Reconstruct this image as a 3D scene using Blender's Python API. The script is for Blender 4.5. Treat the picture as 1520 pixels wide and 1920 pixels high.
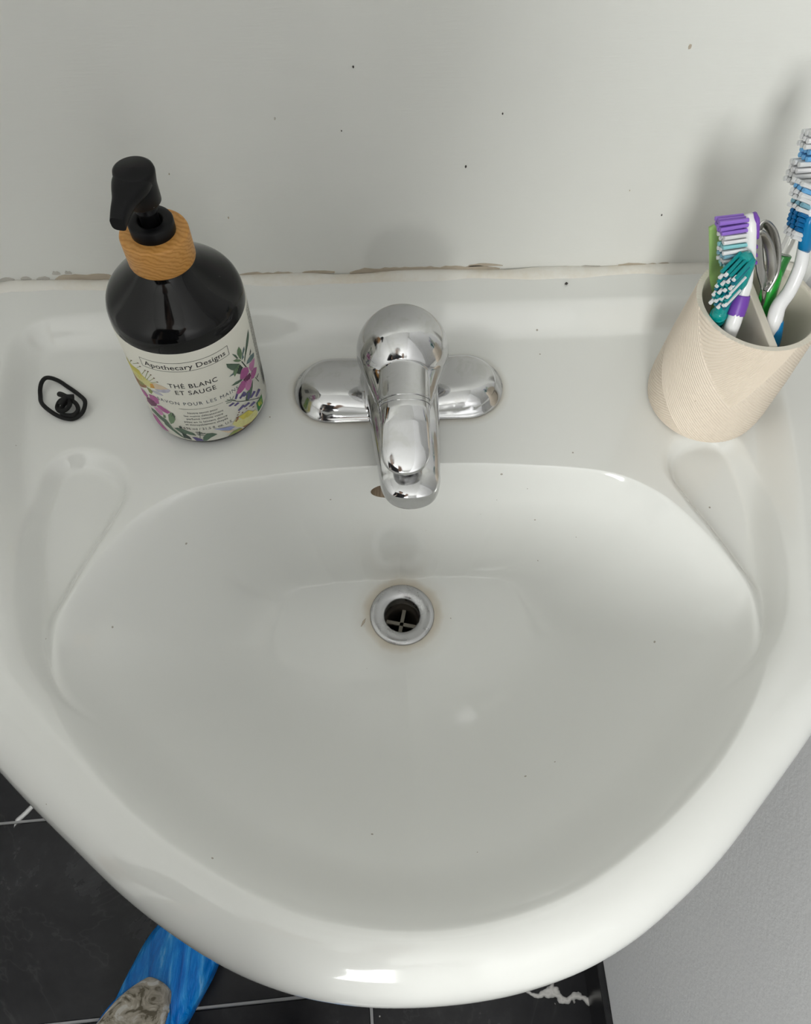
import bpy, bmesh, math, random
import numpy as np
from mathutils import Vector, Matrix

for o in list(bpy.data.objects):
    bpy.data.objects.remove(o, do_unlink=True)
scene = bpy.context.scene
COL = scene.collection
random.seed(7)
PI = math.pi

# ------------------------------------------------------------------ camera
DECK = 0.86                      # height of the sink deck above the floor
CAM_POS = Vector((-0.02427, -0.45755, 1.31160))
PITCH, YAW, ROLL = 0.499962, 0.107997, 0.052252      # from straight down, to the right, about the axis
FPX = 1391.0
fwd = Vector((math.sin(PITCH) * math.sin(YAW), math.sin(PITCH) * math.cos(YAW), -math.cos(PITCH)))
up0 = Vector((math.cos(PITCH) * math.sin(YAW), math.cos(PITCH) * math.cos(YAW), math.sin(PITCH)))
rt0 = fwd.cross(up0)
rt = rt0 * math.cos(ROLL) + up0 * math.sin(ROLL)
up = -rt0 * math.sin(ROLL) + up0 * math.cos(ROLL)
cam_data = bpy.data.cameras.new('camera')
cam_data.sensor_fit = 'HORIZONTAL'
cam_data.sensor_width = 36.0
cam_data.lens = FPX / 1520.0 * 36.0
cam_data.clip_start = 0.01
cam = bpy.data.objects.new('camera', cam_data)
COL.objects.link(cam)
M = Matrix((rt, up, -fwd)).transposed().to_4x4()
M.translation = CAM_POS
cam.matrix_world = M
scene.camera = cam

# ------------------------------------------------------------------ world, lights, exposure
world = bpy.data.worlds.new('overcast_sky')
scene.world = world
world.use_nodes = True
bg = world.node_tree.nodes['Background']
bg.inputs['Color'].default_value = (0.86, 0.93, 1.0, 1)
bg.inputs['Strength'].default_value = 1.2

WIN = dict(x0=-0.62, x1=-0.10, z0=1.16, z1=2.08, y=-2.10)     # bathroom window behind the photographer
def area(name, loc, rot, sx, sy, power, color):
    d = bpy.data.lights.new(name, 'AREA')
    d.shape = 'RECTANGLE'; d.size = sx; d.size_y = sy
    d.energy = power; d.color = color
    o = bpy.data.objects.new(name, d)
    COL.objects.link(o)
    o.location = loc; o.rotation_euler = rot
    return o
area('window_daylight', ((WIN['x0'] + WIN['x1']) / 2, WIN['y'] + 0.02, (WIN['z0'] + WIN['z1']) / 2),
     (PI / 2, 0, 0), WIN['x1'] - WIN['x0'] - 0.04, WIN['z1'] - WIN['z0'] - 0.04, 20.5, (0.985, 0.995, 0.96))

scene.view_settings.view_transform = 'Standard'
scene.view_settings.look = 'None'
scene.view_settings.gamma = 1.0
scene.view_settings.exposure = 0.38
scene.view_settings.use_curve_mapping = False
scene.cycles.use_denoising = True
scene.cycles.use_adaptive_sampling = True
scene.cycles.adaptive_threshold = 0.09
scene.cycles.adaptive_min_samples = 16
scene.cycles.max_bounces = 7
scene.cycles.diffuse_bounces = 4
scene.cycles.caustics_reflective = False
scene.cycles.caustics_refractive = False
scene.cycles.sample_clamp_indirect = 6.0

# ------------------------------------------------------------------ helpers
def empty(name, loc=(0, 0, 0)):
    o = bpy.data.objects.new(name, None)
    o.empty_display_size = 0.05
    COL.objects.link(o)
    o.location = loc
    return o

def tag(o, label=None, cat=None, group=None, kind=None):
    if label: o['label'] = label
    if cat: o['category'] = cat
    if group: o['group'] = group
    if kind: o['kind'] = kind
    return o

def mk(name, verts, faces, mats, parent=None, smooth=True, loc=None, mat_idx=None, sharp=None):
    me = bpy.data.meshes.new(name)
    me.from_pydata([tuple(v) for v in verts], [], [tuple(int(i) for i in f) for f in faces])
    if not isinstance(mats, (list, tuple)): mats = [mats]
    for m in mats: me.materials.append(m)
    if mat_idx is not None:
        me.polygons.foreach_set('material_index', np.asarray(mat_idx, dtype=np.int32))
    bm = bmesh.new(); bm.from_mesh(me)
    bmesh.ops.recalc_face_normals(bm, faces=bm.faces)
    bm.to_mesh(me); bm.free()
    me.polygons.foreach_set('use_smooth', [smooth] * len(me.polygons))
    if sharp:
        me.set_sharp_from_angle(angle=sharp)
    me.update()
    o = bpy.data.objects.new(name, me)
    COL.objects.link(o)
    if parent is not None: o.parent = parent
    if loc is not None: o.location = loc
    return o

def world_to(parent, o):
    """o was built in world coordinates; keep it there under a parent that sits at its own base."""
    o.parent = parent
    o.matrix_parent_inverse = Matrix.Translation(-Vector(parent.location))
    return o

class MB:
    """collects shapes into one mesh"""
    def __init__(s): s.v = []; s.f = []; s.m = []
    def add(s, v, f, mi=0):
        n = len(s.v); s.v += [tuple(q) for q in v]; s.f += [tuple(i + n for i in q) for q in f]; s.m += [mi] * len(f)
        return s
    def box(s, a, b, mi=0):
        x0, y0, z0 = a; x1, y1, z1 = b
        v = [(x0, y0, z0), (x1, y0, z0), (x1, y1, z0), (x0, y1, z0), (x0, y0, z1), (x1, y0, z1), (x1, y1, z1), (x0, y1, z1)]
        f = [(0, 3, 2, 1), (4, 5, 6, 7), (0, 1, 5, 4), (1, 2, 6, 5), (2, 3, 7, 6), (3, 0, 4, 7)]
        return s.add(v, f, mi)
    def build(s, name, mats, parent=None, smooth=True, sharp=None, loc=None):
        return mk(name, s.v, s.f, mats, parent, smooth, loc, s.m, sharp)

def lathe(prof, n=64, closed=False, a0=0.0, a1=2 * PI, c=(0, 0)):
    """prof: list of (r, z); returns verts, faces"""
    full = abs(a1 - a0 - 2 * PI) < 1e-6
    m = n if full else n + 1
    v = []
    for r, z in prof:
        for k in range(m):
            a = a0 + (a1 - a0) * k / n
            v.append((c[0] + r * math.cos(a), c[1] + r * math.sin(a), z))
    f = []
    P = len(prof)
    for i in range(P if closed else P - 1):
        j = (i + 1) % P
        for k in range(n):
            l = (k + 1) % m
            f.append((i * m + k, i * m + l, j * m + l, j * m + k))
    return v, f

def lathe_capped(prof, n=64, c=(0, 0)):
    v, f = lathe(prof, n, c=c)
    v = list(v)
    b = len(v); v.append((c[0], c[1], prof[0][1])); t = len(v); v.append((c[0], c[1], prof[-1][1]))
    L = (len(prof) - 1) * n
    for k in range(n):
        l = (k + 1) % n
        f.append((b, l, k)); f.append((t, L + k, L + l))
    return v, f

def spline(pts, n, closed=False):
    """Catmull-Rom through pts, n samples per span"""
    P = [np.asarray(p, float) for p in pts]; N = len(P); out = []
    spans = N if closed else N - 1
    for i in range(spans):
        if closed: p0, p1, p2, p3 = P[(i - 1) % N], P[i], P[(i + 1) % N], P[(i + 2) % N]
        else: p0, p1, p2, p3 = P[max(i - 1, 0)], P[i], P[i + 1], P[min(i + 2, N - 1)]
        for k in range(n):
            t = k / n
            out.append(.5 * (2 * p1 + (p2 - p0) * t + (2 * p0 - 5 * p1 + 4 * p2 - p3) * t * t + (3 * p1 - p0 - 3 * p2 + p3) * t ** 3))
    if not closed: out.append(P[-1])
    return out

def frames(path, closed=False, upv=(0, 0, 1)):
    P = [Vector(p) for p in path]; N = len(P); T = []
    for i in range(N):
        a = P[(i - 1) % N] if closed or i > 0 else P[i]
        b = P[(i + 1) % N] if closed or i < N - 1 else P[i]
        T.append((b - a).normalized())
    u = Vector(upv); u = (u - T[0] * u.dot(T[0]))
    if u.length < 1e-4: u = T[0].orthogonal()
    u.normalize(); out = []
    for i in range(N):
        u = (u - T[i] * u.dot(T[i])).normalized()
        out.append((P[i], T[i], u.copy(), T[i].cross(u)))
    return out

def tube(path, rad, seg=12, closed=False, upv=(0, 0, 1), cap=True, shape=2.0):
    """rad: number, or per-point number or (half-width along side, half-height along up)"""
    fr = frames(path, closed, upv); N = len(fr); v = []; f = []
    for i, (p, t, u, w) in enumerate(fr):
        r = rad[i] if isinstance(rad, list) else rad
        ra, rb = r if isinstance(r, (list, tuple)) else (r, r)
        for k in range(seg):
            a = 2 * PI * k / seg
            ca, sa = math.cos(a), math.sin(a)
            ca = math.copysign(abs(ca) ** (2 / shape), ca); sa = math.copysign(abs(sa) ** (2 / shape), sa)
            v.append(tuple(p + w * (ra * ca) + u * (rb * sa)))
    for i in range(N if closed else N - 1):
        j = (i + 1) % N
        for k in range(seg):
            l = (k + 1) % seg
            f.append((i * seg + k, i * seg + l, j * seg + l, j * seg + k))
    if cap and not closed:
        for end, base in ((0, 0), (N - 1, (N - 1) * seg)):
            c = len(v); v.append(tuple(fr[end][0]))
            for k in range(seg):
                f.append((c, base + k, base + (k + 1) % seg))
    return v, f

def round_ends(n, r, tip=0.25):
    """radius list with rounded tips"""
    out = []
    for i in range(n):
        t = i / (n - 1)
        d = min(t, 1 - t) / tip
        out.append(r * math.sqrt(max(1 - (1 - min(d, 1)) ** 2, 0.02)))
    return out

def smoothstep(a, b, x):
    t = np.clip((x - a) / (b - a), 0, 1)
    return t * t * (3 - 2 * t)

def poly_sd(px, py, poly):
    """signed distance to a closed polygon, negative inside"""
    poly = np.asarray(poly, float)
    d2 = np.full(px.shape, 1e9); inside = np.zeros(px.shape, bool)
    n = len(poly)
    for i in range(n):
        ax, ay = poly[i]; bx, by = poly[(i + 1) % n]
        ex, ey = bx - ax, by - ay
        wx, wy = px - ax, py - ay
        t = np.clip((wx * ex + wy * ey) / (ex * ex + ey * ey + 1e-18), 0, 1)
        d2 = np.minimum(d2, (wx - ex * t) ** 2 + (wy - ey * t) ** 2)
        c = ((ay > py) != (by > py)) & (px < (bx - ax) * (py - ay) / (by - ay + 1e-18) + ax)
        inside ^= c
    d = np.sqrt(d2)
    return np.where(inside, -d, d)

# ------------------------------------------------------------------ materials
def mat(name, color, rough=.5, metal=0.0, coat=0.0, spec=.5, trans=0.0, ior=1.45, sss=0.0):
    m = bpy.data.materials.new(name); m.use_nodes = True
    b = m.node_tree.nodes['Principled BSDF']
    b.inputs['Base Color'].default_value = (*color, 1)
    b.inputs['Roughness'].default_value = rough
    b.inputs['Metallic'].default_value = metal
    b.inputs['Coat Weight'].default_value = coat
    b.inputs['Coat Roughness'].default_value = .05
    b.inputs['Specular IOR Level'].default_value = spec
    b.inputs['Transmission Weight'].default_value = trans
    b.inputs['IOR'].default_value = ior
    if sss:
        b.inputs['Subsurface Weight'].default_value = sss
        b.inputs['Subsurface Radius'].default_value = (.004, .004, .004)
    return m

class NT:
    def __init__(s, m):
        s.t = m.node_tree; s.n = s.t.nodes; s.l = s.t.links
        s.b = s.n['Principled BSDF']
    def node(s, typ, **kw):
        n = s.n.new(typ)
        for k, v in kw.items():
            if k in n.inputs.keys(): n.inputs[k].default_value = v
            else: setattr(n, k, v)
        return n
    def link(s, a, b): s.l.new(a, b)
    def coord(s, which='Object'):
        return s.node('ShaderNodeTexCoord').outputs[which]
    def noise(s, vec, scale, detail=3, rough=.5, dist=0.0):
        n = s.node('ShaderNodeTexNoise'); n.inputs['Scale'].default_value = scale
        n.inputs['Detail'].default_value = detail; n.inputs['Roughness'].default_value = rough; n.inputs['Distortion'].default_value = dist
        if vec is not None: s.link(vec, n.inputs['Vector'])
        return n.outputs['Fac']
    def ramp(s, fac, stops):
        n = s.node('ShaderNodeValToRGB'); e = n.color_ramp.elements
        while len(e) < len(stops): e.new(0.5)
        for el, (p, c) in zip(e, stops):
            el.position = p; el.color = (*c, 1) if len(c) == 3 else c
        s.link(fac, n.inputs['Fac']); return n.outputs['Color']
    def math(s, op, a, b=None, c=None, clamp=False):
        n = s.node('ShaderNodeMath'); n.operation = op; n.use_clamp = clamp
        for i, q in enumerate((a, b, c)):
            if q is None: continue
            if isinstance(q, (int, float)): n.inputs[i].default_value = q
            else: s.link(q, n.inputs[i])
        return n.outputs[0]
    def mix(s, fac, a, b, mode='MIX'):
        n = s.node('ShaderNodeMix'); n.data_type = 'RGBA'; n.blend_type = mode
        for sock, q in ((n.inputs[0], fac), (n.inputs[6], a), (n.inputs[7], b)):
            if isinstance(q, (int, float)): sock.default_value = q
            elif isinstance(q, tuple): sock.default_value = (*q, 1)
            else: s.link(q, sock)
        return n.outputs[2]
    def mapping(s, vec, scale=(1, 1, 1), loc=(0, 0, 0), rot=(0, 0, 0)):
        n = s.node('ShaderNodeMapping')
        n.inputs['Scale'].default_value = scale; n.inputs['Location'].default_value = loc; n.inputs['Rotation'].default_value = rot
        s.link(vec, n.inputs['Vector']); return n.outputs['Vector']
    def xyz(s, vec):
        n = s.node('ShaderNodeSeparateXYZ'); s.link(vec, n.inputs[0]); return n.outputs
    def bump(s, h, strength=.2, dist=.001):
        n = s.node('ShaderNodeBump'); n.inputs['Strength'].default_value = strength; n.inputs['Distance'].default_value = dist
        s.link(h, n.inputs['Height']); s.link(n.outputs['Normal'], s.b.inputs['Normal'])
    def color(s, c): s.link(c, s.b.inputs['Base Color'])
    def rough(s, r): s.link(r, s.b.inputs['Roughness'])

def specks(t, vec, base, col, scale, lo, hi):
    """sparse small marks: the few voronoi cells whose random value is high carry a dot"""
    v = t.node('ShaderNodeTexVoronoi'); v.feature = 'F1'; v.inputs['Scale'].default_value = scale
    t.link(vec, v.inputs['Vector'])
    sep = t.node('ShaderNodeSeparateColor'); t.link(v.outputs['Color'], sep.inputs[0])
    near = t.math('LESS_THAN', v.outputs['Distance'], t.math('MULTIPLY', sep.outputs[1], hi))
    pick = t.math('GREATER_THAN', sep.outputs[0], lo)
    return t.mix(t.math('MULTIPLY', near, pick), base, col)

# wall paint: off-white, brushed, a few flecks
m_wall = mat('white_wall_paint', (.80, .79, .755), .45, spec=.35)
t = NT(m_wall); co = t.coord()
n1 = t.noise(t.mapping(co, (6, 6, 60)), 9, 2, .6)
base = t.mix(t.noise(co, 2.5, 3), (.785, .79, .76), (.81, .815, .785))
base = specks(t, co, base, (.18, .15, .12), 22, .93, .055)
t.color(base); t.bump(n1, .12, .0012)

m_side_paint = mat('grey_white_roller_paint', (.82, .82, .84), .42, spec=.4)
t = NT(m_side_paint); co = t.coord()
t.bump(t.noise(co, 170, 4, .65), .38, .0012)
t.color(specks(t, co, t.mix(t.noise(co, 5, 3), (.87, .87, .885), (.91, .91, .925)), (.96, .96, .96), 70, .9, .08))

m_far_paint = mat('grey_wall_paint', (.74, .74, .73), .6)
NT(m_far_paint).bump(NT(m_far_paint).noise(None, 90, 3), .2, .001)
m_ceiling = mat('white_ceiling', (.85, .85, .84), .7)
NT(m_ceiling).bump(NT(m_ceiling).noise(None, 60, 3), .1, .001)

# floor: black polished stone with pale veins
m_tile = mat('black_marble_tile', (.016, .016, .018), .22, spec=.32)
t = NT(m_tile); co = t.coord('Object')
geo = t.node('ShaderNodeNewGeometry').outputs['Position']
cl = t.noise(geo, 7, 6, .65, .3)
base = t.ramp(cl, [(.3, (.007, .007, .009)), (.55, (.016, .016, .018)), (.8, (.042, .042, .046))])
nv = t.noise(geo, 3.2, 5, .62, 1.1)
vein = t.ramp(t.math('ABSOLUTE', t.math('SUBTRACT', nv, .5)), [(0.0, (1, 1, 1)), (.006, (.25, .25, .25)), (.02, (0, 0, 0))])
base = t.mix(t.math('MULTIPLY', vein, .018), base, (.6, .6, .6))
X, Y, Z = t.xyz(geo)
wob = t.math('MULTIPLY', t.math('SUBTRACT', t.noise(geo, 26, 3, .6), .5), .055)
line = t.math('ADD', t.math('ADD', Y, .5655), t.math('ADD', t.math('MULTIPLY', t.math('SUBTRACT', X, .16), .17), wob))
wide = t.math('SUBTRACT', 1.0, t.math('DIVIDE', t.math('ABSOLUTE', line), .0052), clamp=True)
inx = t.math('MULTIPLY', t.math('GREATER_THAN', X, .09), t.math('LESS_THAN', X, .45))
base = t.mix(t.math('MULTIPLY', t.math('MULTIPLY', t.math('POWER', wide, .4), inx), .8), base, (.78, .76, .74))
line2 = t.math('ADD', t.math('ADD', Y, .262), t.math('MULTIPLY', t.math('ADD', X, .59), -1.1))
wide2 = t.math('SUBTRACT', 1.0, t.math('DIVIDE', t.math('ABSOLUTE', t.math('ADD', line2, t.math('MULTIPLY', wob, .2))), .006), clamp=True)
in2 = t.math('MULTIPLY', t.math('GREATER_THAN', X, -.615), t.math('LESS_THAN', X, -.575))
base = t.mix(t.math('MULTIPLY', t.math('MULTIPLY', t.math('POWER', wide2, .5), in2), .85), base, (.85, .85, .85))
base = specks(t, geo, base, (.34, .33, .32), 55, .93, .075)
t.color(base)
t.rough(t.ramp(cl, [(.3, (.16, .16, .16)), (.8, (.34, .34, .34))]))

m_grout = mat('grey_grout', (.30, .30, .305), .8)
NT(m_grout).bump(NT(m_grout).noise(None, 300, 3), .3, .0005)
m_skirt = mat('black_skirting_tile', (.008, .008, .009), .25)
t = NT(m_skirt); t.color(specks(t, t.coord(), t.mix(t.noise(t.coord(), 14, 4), (.006, .006, .007), (.016, .016, .018)), (.25, .25, .25), 60, .95, .08))

# sink ceramic
m_cer = mat('glazed_white_ceramic', (.82, .815, .79), .09, coat=.5, spec=.55)
t = NT(m_cer); co = t.coord()
base = t.mix(t.noise(co, 5, 2, .6), (.81, .815, .79), (.84, .845, .825))
X, Y, Z = t.xyz(co)
# limescale and grime: ring round the drain (local drain centre 0,-.231), soft yellow bloom in the bowl
dr = t.math('SQRT', t.math('ADD', t.math('POWER', t.math('SUBTRACT', X, .0), 2), t.math('POWER', t.math('ADD', Y, .231), 2)))
wob = t.math('MULTIPLY', t.math('SUBTRACT', t.noise(co, 55, 2), .5), .009)
drw = t.math('ADD', dr, wob)
ring = t.ramp(drw, [(0.0, (0, 0, 0)), (.0270, (.9, .9, .9)), (.0305, (.75, .75, .75)), (.034, (.22, .22, .22)), (.046, (0, 0, 0))])
deep = t.math('LESS_THAN', Z, -.1)
base = t.mix(t.math('MULTIPLY', t.math('MULTIPLY', ring, deep), .75), base, (.50, .41, .28))
base = specks(t, co, base, (.42, .39, .34), 95, .90, .09)
# grime line along the foot of the tap
fx = t.math('MAXIMUM', t.math('SUBTRACT', t.math('ABSOLUTE', t.math('SUBTRACT', X, .002)), .050), 0.0)
fd = t.math('SQRT', t.math('ADD', t.math('POWER', fx, 2), t.math('POWER', t.math('ADD', Y, .1065), 2)))
fw = t.math('ADD', fd, t.math('MULTIPLY', wob, .35))
grime = t.ramp(fw, [(0.0, (1, 1, 1)), (.0292, (1, 1, 1)), (.0312, (.3, .3, .3)), (.0335, (0, 0, 0))])
base = t.mix(t.math('MULTIPLY', t.math('MULTIPLY', grime, t.math('GREATER_THAN', Z, -.004)), .7), base, (.52, .45, .33))
t.color(base)
t.rough(t.ramp(t.noise(co, 9, 2, .6), [(.3, (.06, .06, .06)), (.75, (.17, .17, .17))]))

m_over = mat('brown_overflow_inside', (.30, .23, .16), .6)
m_caulk = mat('aged_white_caulk', (.78, .76, .70), .5)
t = NT(m_caulk); co = t.coord()
base = t.mix(t.ramp(t.noise(co, 18, 5, .7), [(.45, (0, 0, 0)), (.7, (1, 1, 1))]), (.80, .78, .73), (.72, .66, .56))
t.color(specks(t, co, base, (.3, .26, .2), 90, .93, .07)); t.bump(t.noise(co, 70, 4), .5, .002)
m_bare = mat('bare_plaster_strip', (.50, .42, .33), .8)
t = NT(m_bare); t.color(t.mix(t.noise(t.coord(), 60, 4), (.58, .51, .42), (.42, .36, .28)))
m_flake = mat('dark_grit', (.06, .055, .05), .8)
m_chip = mat('grey_chipped_paint', (.55, .53, .49), .8)

# chrome with water spots
m_chrome = mat('chrome', (.60, .60, .61), .09, metal=1.0)
t = NT(m_chrome); co = t.coord()
sp = t.ramp(t.noise(co, 75, 5, .7, .6), [(.5, (0, 0, 0)), (.62, (1, 1, 1))])
t.rough(t.math('ADD', t.math('MULTIPLY', sp, .16), .075))
t.color(t.mix(sp, (.60, .60, .61), (.56, .56, .555)))
m_drain_metal = mat('dull_chrome_drain', (.52, .52, .53), .28, metal=1.0)
t = NT(m_drain_metal); t.rough(t.ramp(t.noise(t.coord(), 60, 4), [(.3, (.2, .2, .2)), (.7, (.42, .42, .42))]))
m_drain_in = mat('stained_drain_pipe', (.10, .085, .07), .5, metal=.4)
m_drain_x = mat('beige_strainer_cross', (.36, .33, .27), .5)
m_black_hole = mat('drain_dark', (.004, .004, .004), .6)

# bottle
m_bottle = mat('black_glossy_plastic', (.004, .004, .0045), .06, coat=.0, spec=.38)
t = NT(m_bottle); co = t.coord()
t.color(specks(t, co, (.004, .004, .0045), (.20, .20, .20), 260, .88, .085))
t.rough(t.ramp(t.noise(co, 25, 4), [(.4, (.05, .05, .05)), (.75, (.16, .16, .16))]))
m_pump = mat('black_pump_plastic', (.005, .005, .006), .34, spec=.22)
t = NT(m_pump); t.color(specks(t, t.coord(), (.005, .005, .006), (.30, .30, .31), 300, .93, .08))
m_label = mat('cream_paper_label', (.80, .785, .70), .42)
t = NT(m_label); t.color(t.mix(t.noise(t.coord(), 40, 3), (.79, .775, .69), (.82, .805, .72)))
m_wood = mat('light_wood_grain', (.62, .32, .09), .42)
t = NT(m_wood); co = t.coord()
w = t.node('ShaderNodeTexWave'); w.wave_type = 'BANDS'; w.bands_direction = 'DIAGONAL'
w.inputs['Scale'].default_value = 130; w.inputs['Distortion'].default_value = 9.0; w.inputs['Detail'].default_value = 3
w.inputs['Detail Scale'].default_value = .8
t.link(t.mapping(co, (1, 1, 1.5), rot=(.3, .5, .2)), w.inputs['Vector'])
g = t.noise(t.mapping(co, (9, 9, 40)), 30, 4, .6)
base = t.ramp(w.outputs['Fac'], [(.05, (.53, .245, .055)), (.4, (.64, .315, .08)), (.9, (.68, .35, .10))])
t.color(t.mix(t.math('MULTIPLY', g, .35), base, (.36, .16, .04)))
def ink(name, c): return mat(name, c, .5)

# cup
m_cup = mat('cream_ribbed_stoneware', (.80, .70, .58), .55, spec=.35)
t = NT(m_cup); co = t.coord()
base = t.mix(t.noise(co, 30, 4), (.80, .70, .585), (.84, .745, .635))
base = specks(t, co, base, (.30, .23, .17), 110, .93, .075)
t.color(base)
m_cup_in = mat('cream_smooth_stoneware', (.74, .69, .59), .5)
t = NT(m_cup_in); co = t.coord()
base = t.mix(t.noise(co, 30, 4), (.73, .68, .58), (.79, .74, .645))
t.color(specks(t, co, base, (.25, .18, .12), 85, .92, .08))

m_pwhite = mat('white_plastic', (.86, .86, .87), .22, coat=.3)
m_purple = mat('purple_rubber', (.18, .06, .42), .4)
m_purple_b = mat('purple_bristle', (.30, .16, .62), .45)
m_white_b = mat('white_bristle', (.80, .80, .82), .45)
m_clear_b = mat('frosted_bristle', (.70, .71, .72), .4)
m_aqua_b = mat('aqua_bristle', (.25, .58, .62), .45)
m_bluegrey_b = mat('blue_grey_bristle', (.20, .40, .50), .45)
m_teal = mat('teal_plastic', (.0, .30, .29), .2, coat=.3)
m_teal_b = mat('teal_bristle', (.0, .26, .27), .45)
m_tealdk_b = mat('deep_teal_bristle', (.0, .15, .22), .45)
m_blue = mat('blue_rubber', (.0, .18, .42), .28, coat=.2)
m_blue_b = mat('blue_bristle', (.0, .12, .32), .45)
m_skyblue_b = mat('sky_blue_bristle', (.15, .42, .75), .45)
m_green = mat('green_plastic', (.02, .34, .04), .25, coat=.2)
m_greendk = mat('translucent_green_plastic', (.05, .30, .07), .2, trans=.35)
m_pgreen = mat('pale_green_plastic', (.38, .62, .20), .3, trans=.15)
m_clear = mat('clear_plastic', (.93, .93, .92), .05, trans=.9, ior=1.35)
m_steel = mat('brushed_steel', (.55, .54, .52), .22, metal=1.0)
m_elastic = mat('black_elastic_cord', (.006, .006, .006), .75)
NT(m_elastic).bump(NT(m_elastic).noise(None, 900, 2), .5, .0004)

# shoe and person
m_cover = mat('blue_plastic_film', (.0, .13, .47), .28, spec=.5)
t = NT(m_cover); co = t.coord()
str_ = t.noise(t.mapping(co, (26, 4, 8), rot=(0, 0, .0)), 3.0, 5, .65, .5)
t.color(t.ramp(str_, [(.28, (.0, .09, .40)), (.47, (.0, .18, .62)), (.60, (.03, .30, .74)), (.72, (.20, .48, .82))]))
t.bump(str_, .8, .004)
m_camo = mat('beige_camouflage_fabric', (.42, .37, .30), .85)
t = NT(m_camo); co = t.coord()
t.color(t.ramp(t.noise(co, 42, 3, .6, 1.2), [(.38, (.20, .17, .125)), (.43, (.46, .41, .33)), (.53, (.64, .58, .49)), (.60, (.84, .81, .76))]))
t.bump(t.noise(co, 300, 3), .4, .001)
m_cloth = mat('black_cloth', (.006, .006, .007), .9)
NT(m_cloth).bump(NT(m_cloth).noise(None, 500, 3), .4, .001)
m_jacket = mat('dark_grey_cloth', (.035, .035, .04), .9)
NT(m_jacket).bump(NT(m_jacket).noise(None, 400, 3), .4, .001)
m_skin = mat('skin', (.55, .36, .27), .5, sss=.1)
m_hair = mat('brown_hair', (.05, .03, .02), .6)
m_glass = mat('window_glass', (.95, .97, .98), .02, trans=1.0, ior=1.05)
m_frame = mat('white_window_frame', (.80, .80, .80), .35)

# ================================================================== the room
XL, XR, XN, YB, YF, ZC = -1.15, 0.362, 0.284, 0.0, -2.10, 2.40
YN = -0.345                                    # the right wall steps in towards the room in front of the sink
def struct(name, mb, m, label, smooth=False):
    o = mb.build(name, m, smooth=smooth)
    return tag(o, label, 'wall', kind='structure')

w = struct('wall_back', MB().box((XL - .1, YB, 0), (XR + .1, YB + .1, ZC)), m_wall, 'white painted wall behind the sink')
w = struct('wall_left', MB().box((XL - .1, YF, 0), (XL, YB, ZC)), m_far_paint, 'grey painted side wall left of the sink')
mb = MB().box((XR, YN, 0), (XR + .1, YB, ZC)).box((XN, YF, 0), (XR + .1, YN, ZC))
w = struct('wall_right', mb, m_side_paint, 'pale grey painted wall to the right of the sink')
mb = MB().box((XL - .1, YF - .1, 0), (WIN['x0'], YF, ZC)).box((WIN['x1'], YF - .1, 0), (XR + .1, YF, ZC))
mb.box((WIN['x0'], YF - .1, 0), (WIN['x1'], YF, WIN['z0'])).box((WIN['x0'], YF - .1, WIN['z1']), (WIN['x1'], YF, ZC))
w = struct('wall_front', mb, m_far_paint, 'grey wall with the window, behind the photographer')
o = MB().box((XL - .1, YF - .1, ZC), (XR + .1, YB + .1, ZC + .1)).build('ceiling', m_ceiling, smooth=False)
tag(o, 'plain white ceiling', 'ceiling', kind='structure')

# flecks of dirt and a nail mark on the back wall
wall_b = bpy.data.objects['wall_back']
for (x, z, r_, m_) in ((-.0211, 1.0427, .0010, m_flake), (.0756, 1.0110, .0009, m_flake), (.0550, .9723, .0012, m_flake), (.1859, 1.0527, .0018, m_bare), (-.1502, .9708, .0008, m_bare),
                       (-.1167, .9335, .0009, m_bare), (.2101, .9273, .0009, m_flake), (.1785, .9499, .0007, m_bare), (-.0730, 1.0100, .0012, m_chip), (-.0304, 1.0007, .0006, m_flake)):
    v = []; n = 9
    for y in (-.0004, .0003):
        for k in range(n):
            a = 2 * PI * k / n; q = r_ * .72 * (.75 + .4 * random.random())
            v.append((x + q * .8 * math.cos(a), y, z + q * 1.25 * math.sin(a)))
    f = [tuple(range(n)), tuple(range(2 * n - 1, n - 1, -1))] + [(k, (k + 1) % n, n + (k + 1) % n, n + k) for k in range(n)]
    mk('wall_fleck', v, f, m_, wall_b, smooth=False)

# window behind the photographer
win = empty('window_1', ((WIN['x0'] + WIN['x1']) / 2, YF - .05, WIN['z0']))
tag(win, 'tall narrow bathroom window with white frame', 'window', kind='structure')
wx = (WIN['x1'] - WIN['x0']) / 2; wh = WIN['z1'] - WIN['z0']
fr = MB().box((-wx, -.03, 0), (wx, .03, .035)).box((-wx, -.03, wh - .035), (wx, .03, wh))
fr.box((-wx, -.03, .035), (-wx + .035, .03, wh - .035)).box((wx - .035, -.03, .035), (wx, .03, wh - .035))
fr.box((-.012, -.025, .035), (.012, .025, wh - .035))
fr.build('window_frame', m_frame, win, smooth=False)
MB().box((-wx + .035, -.003, .035), (-.012, .003, wh - .035)).build('pane', m_glass, win, smooth=False)
MB().box((.012, -.003, .035), (wx - .035, .003, wh - .035)).build('pane', m_glass, win, smooth=False)

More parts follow.
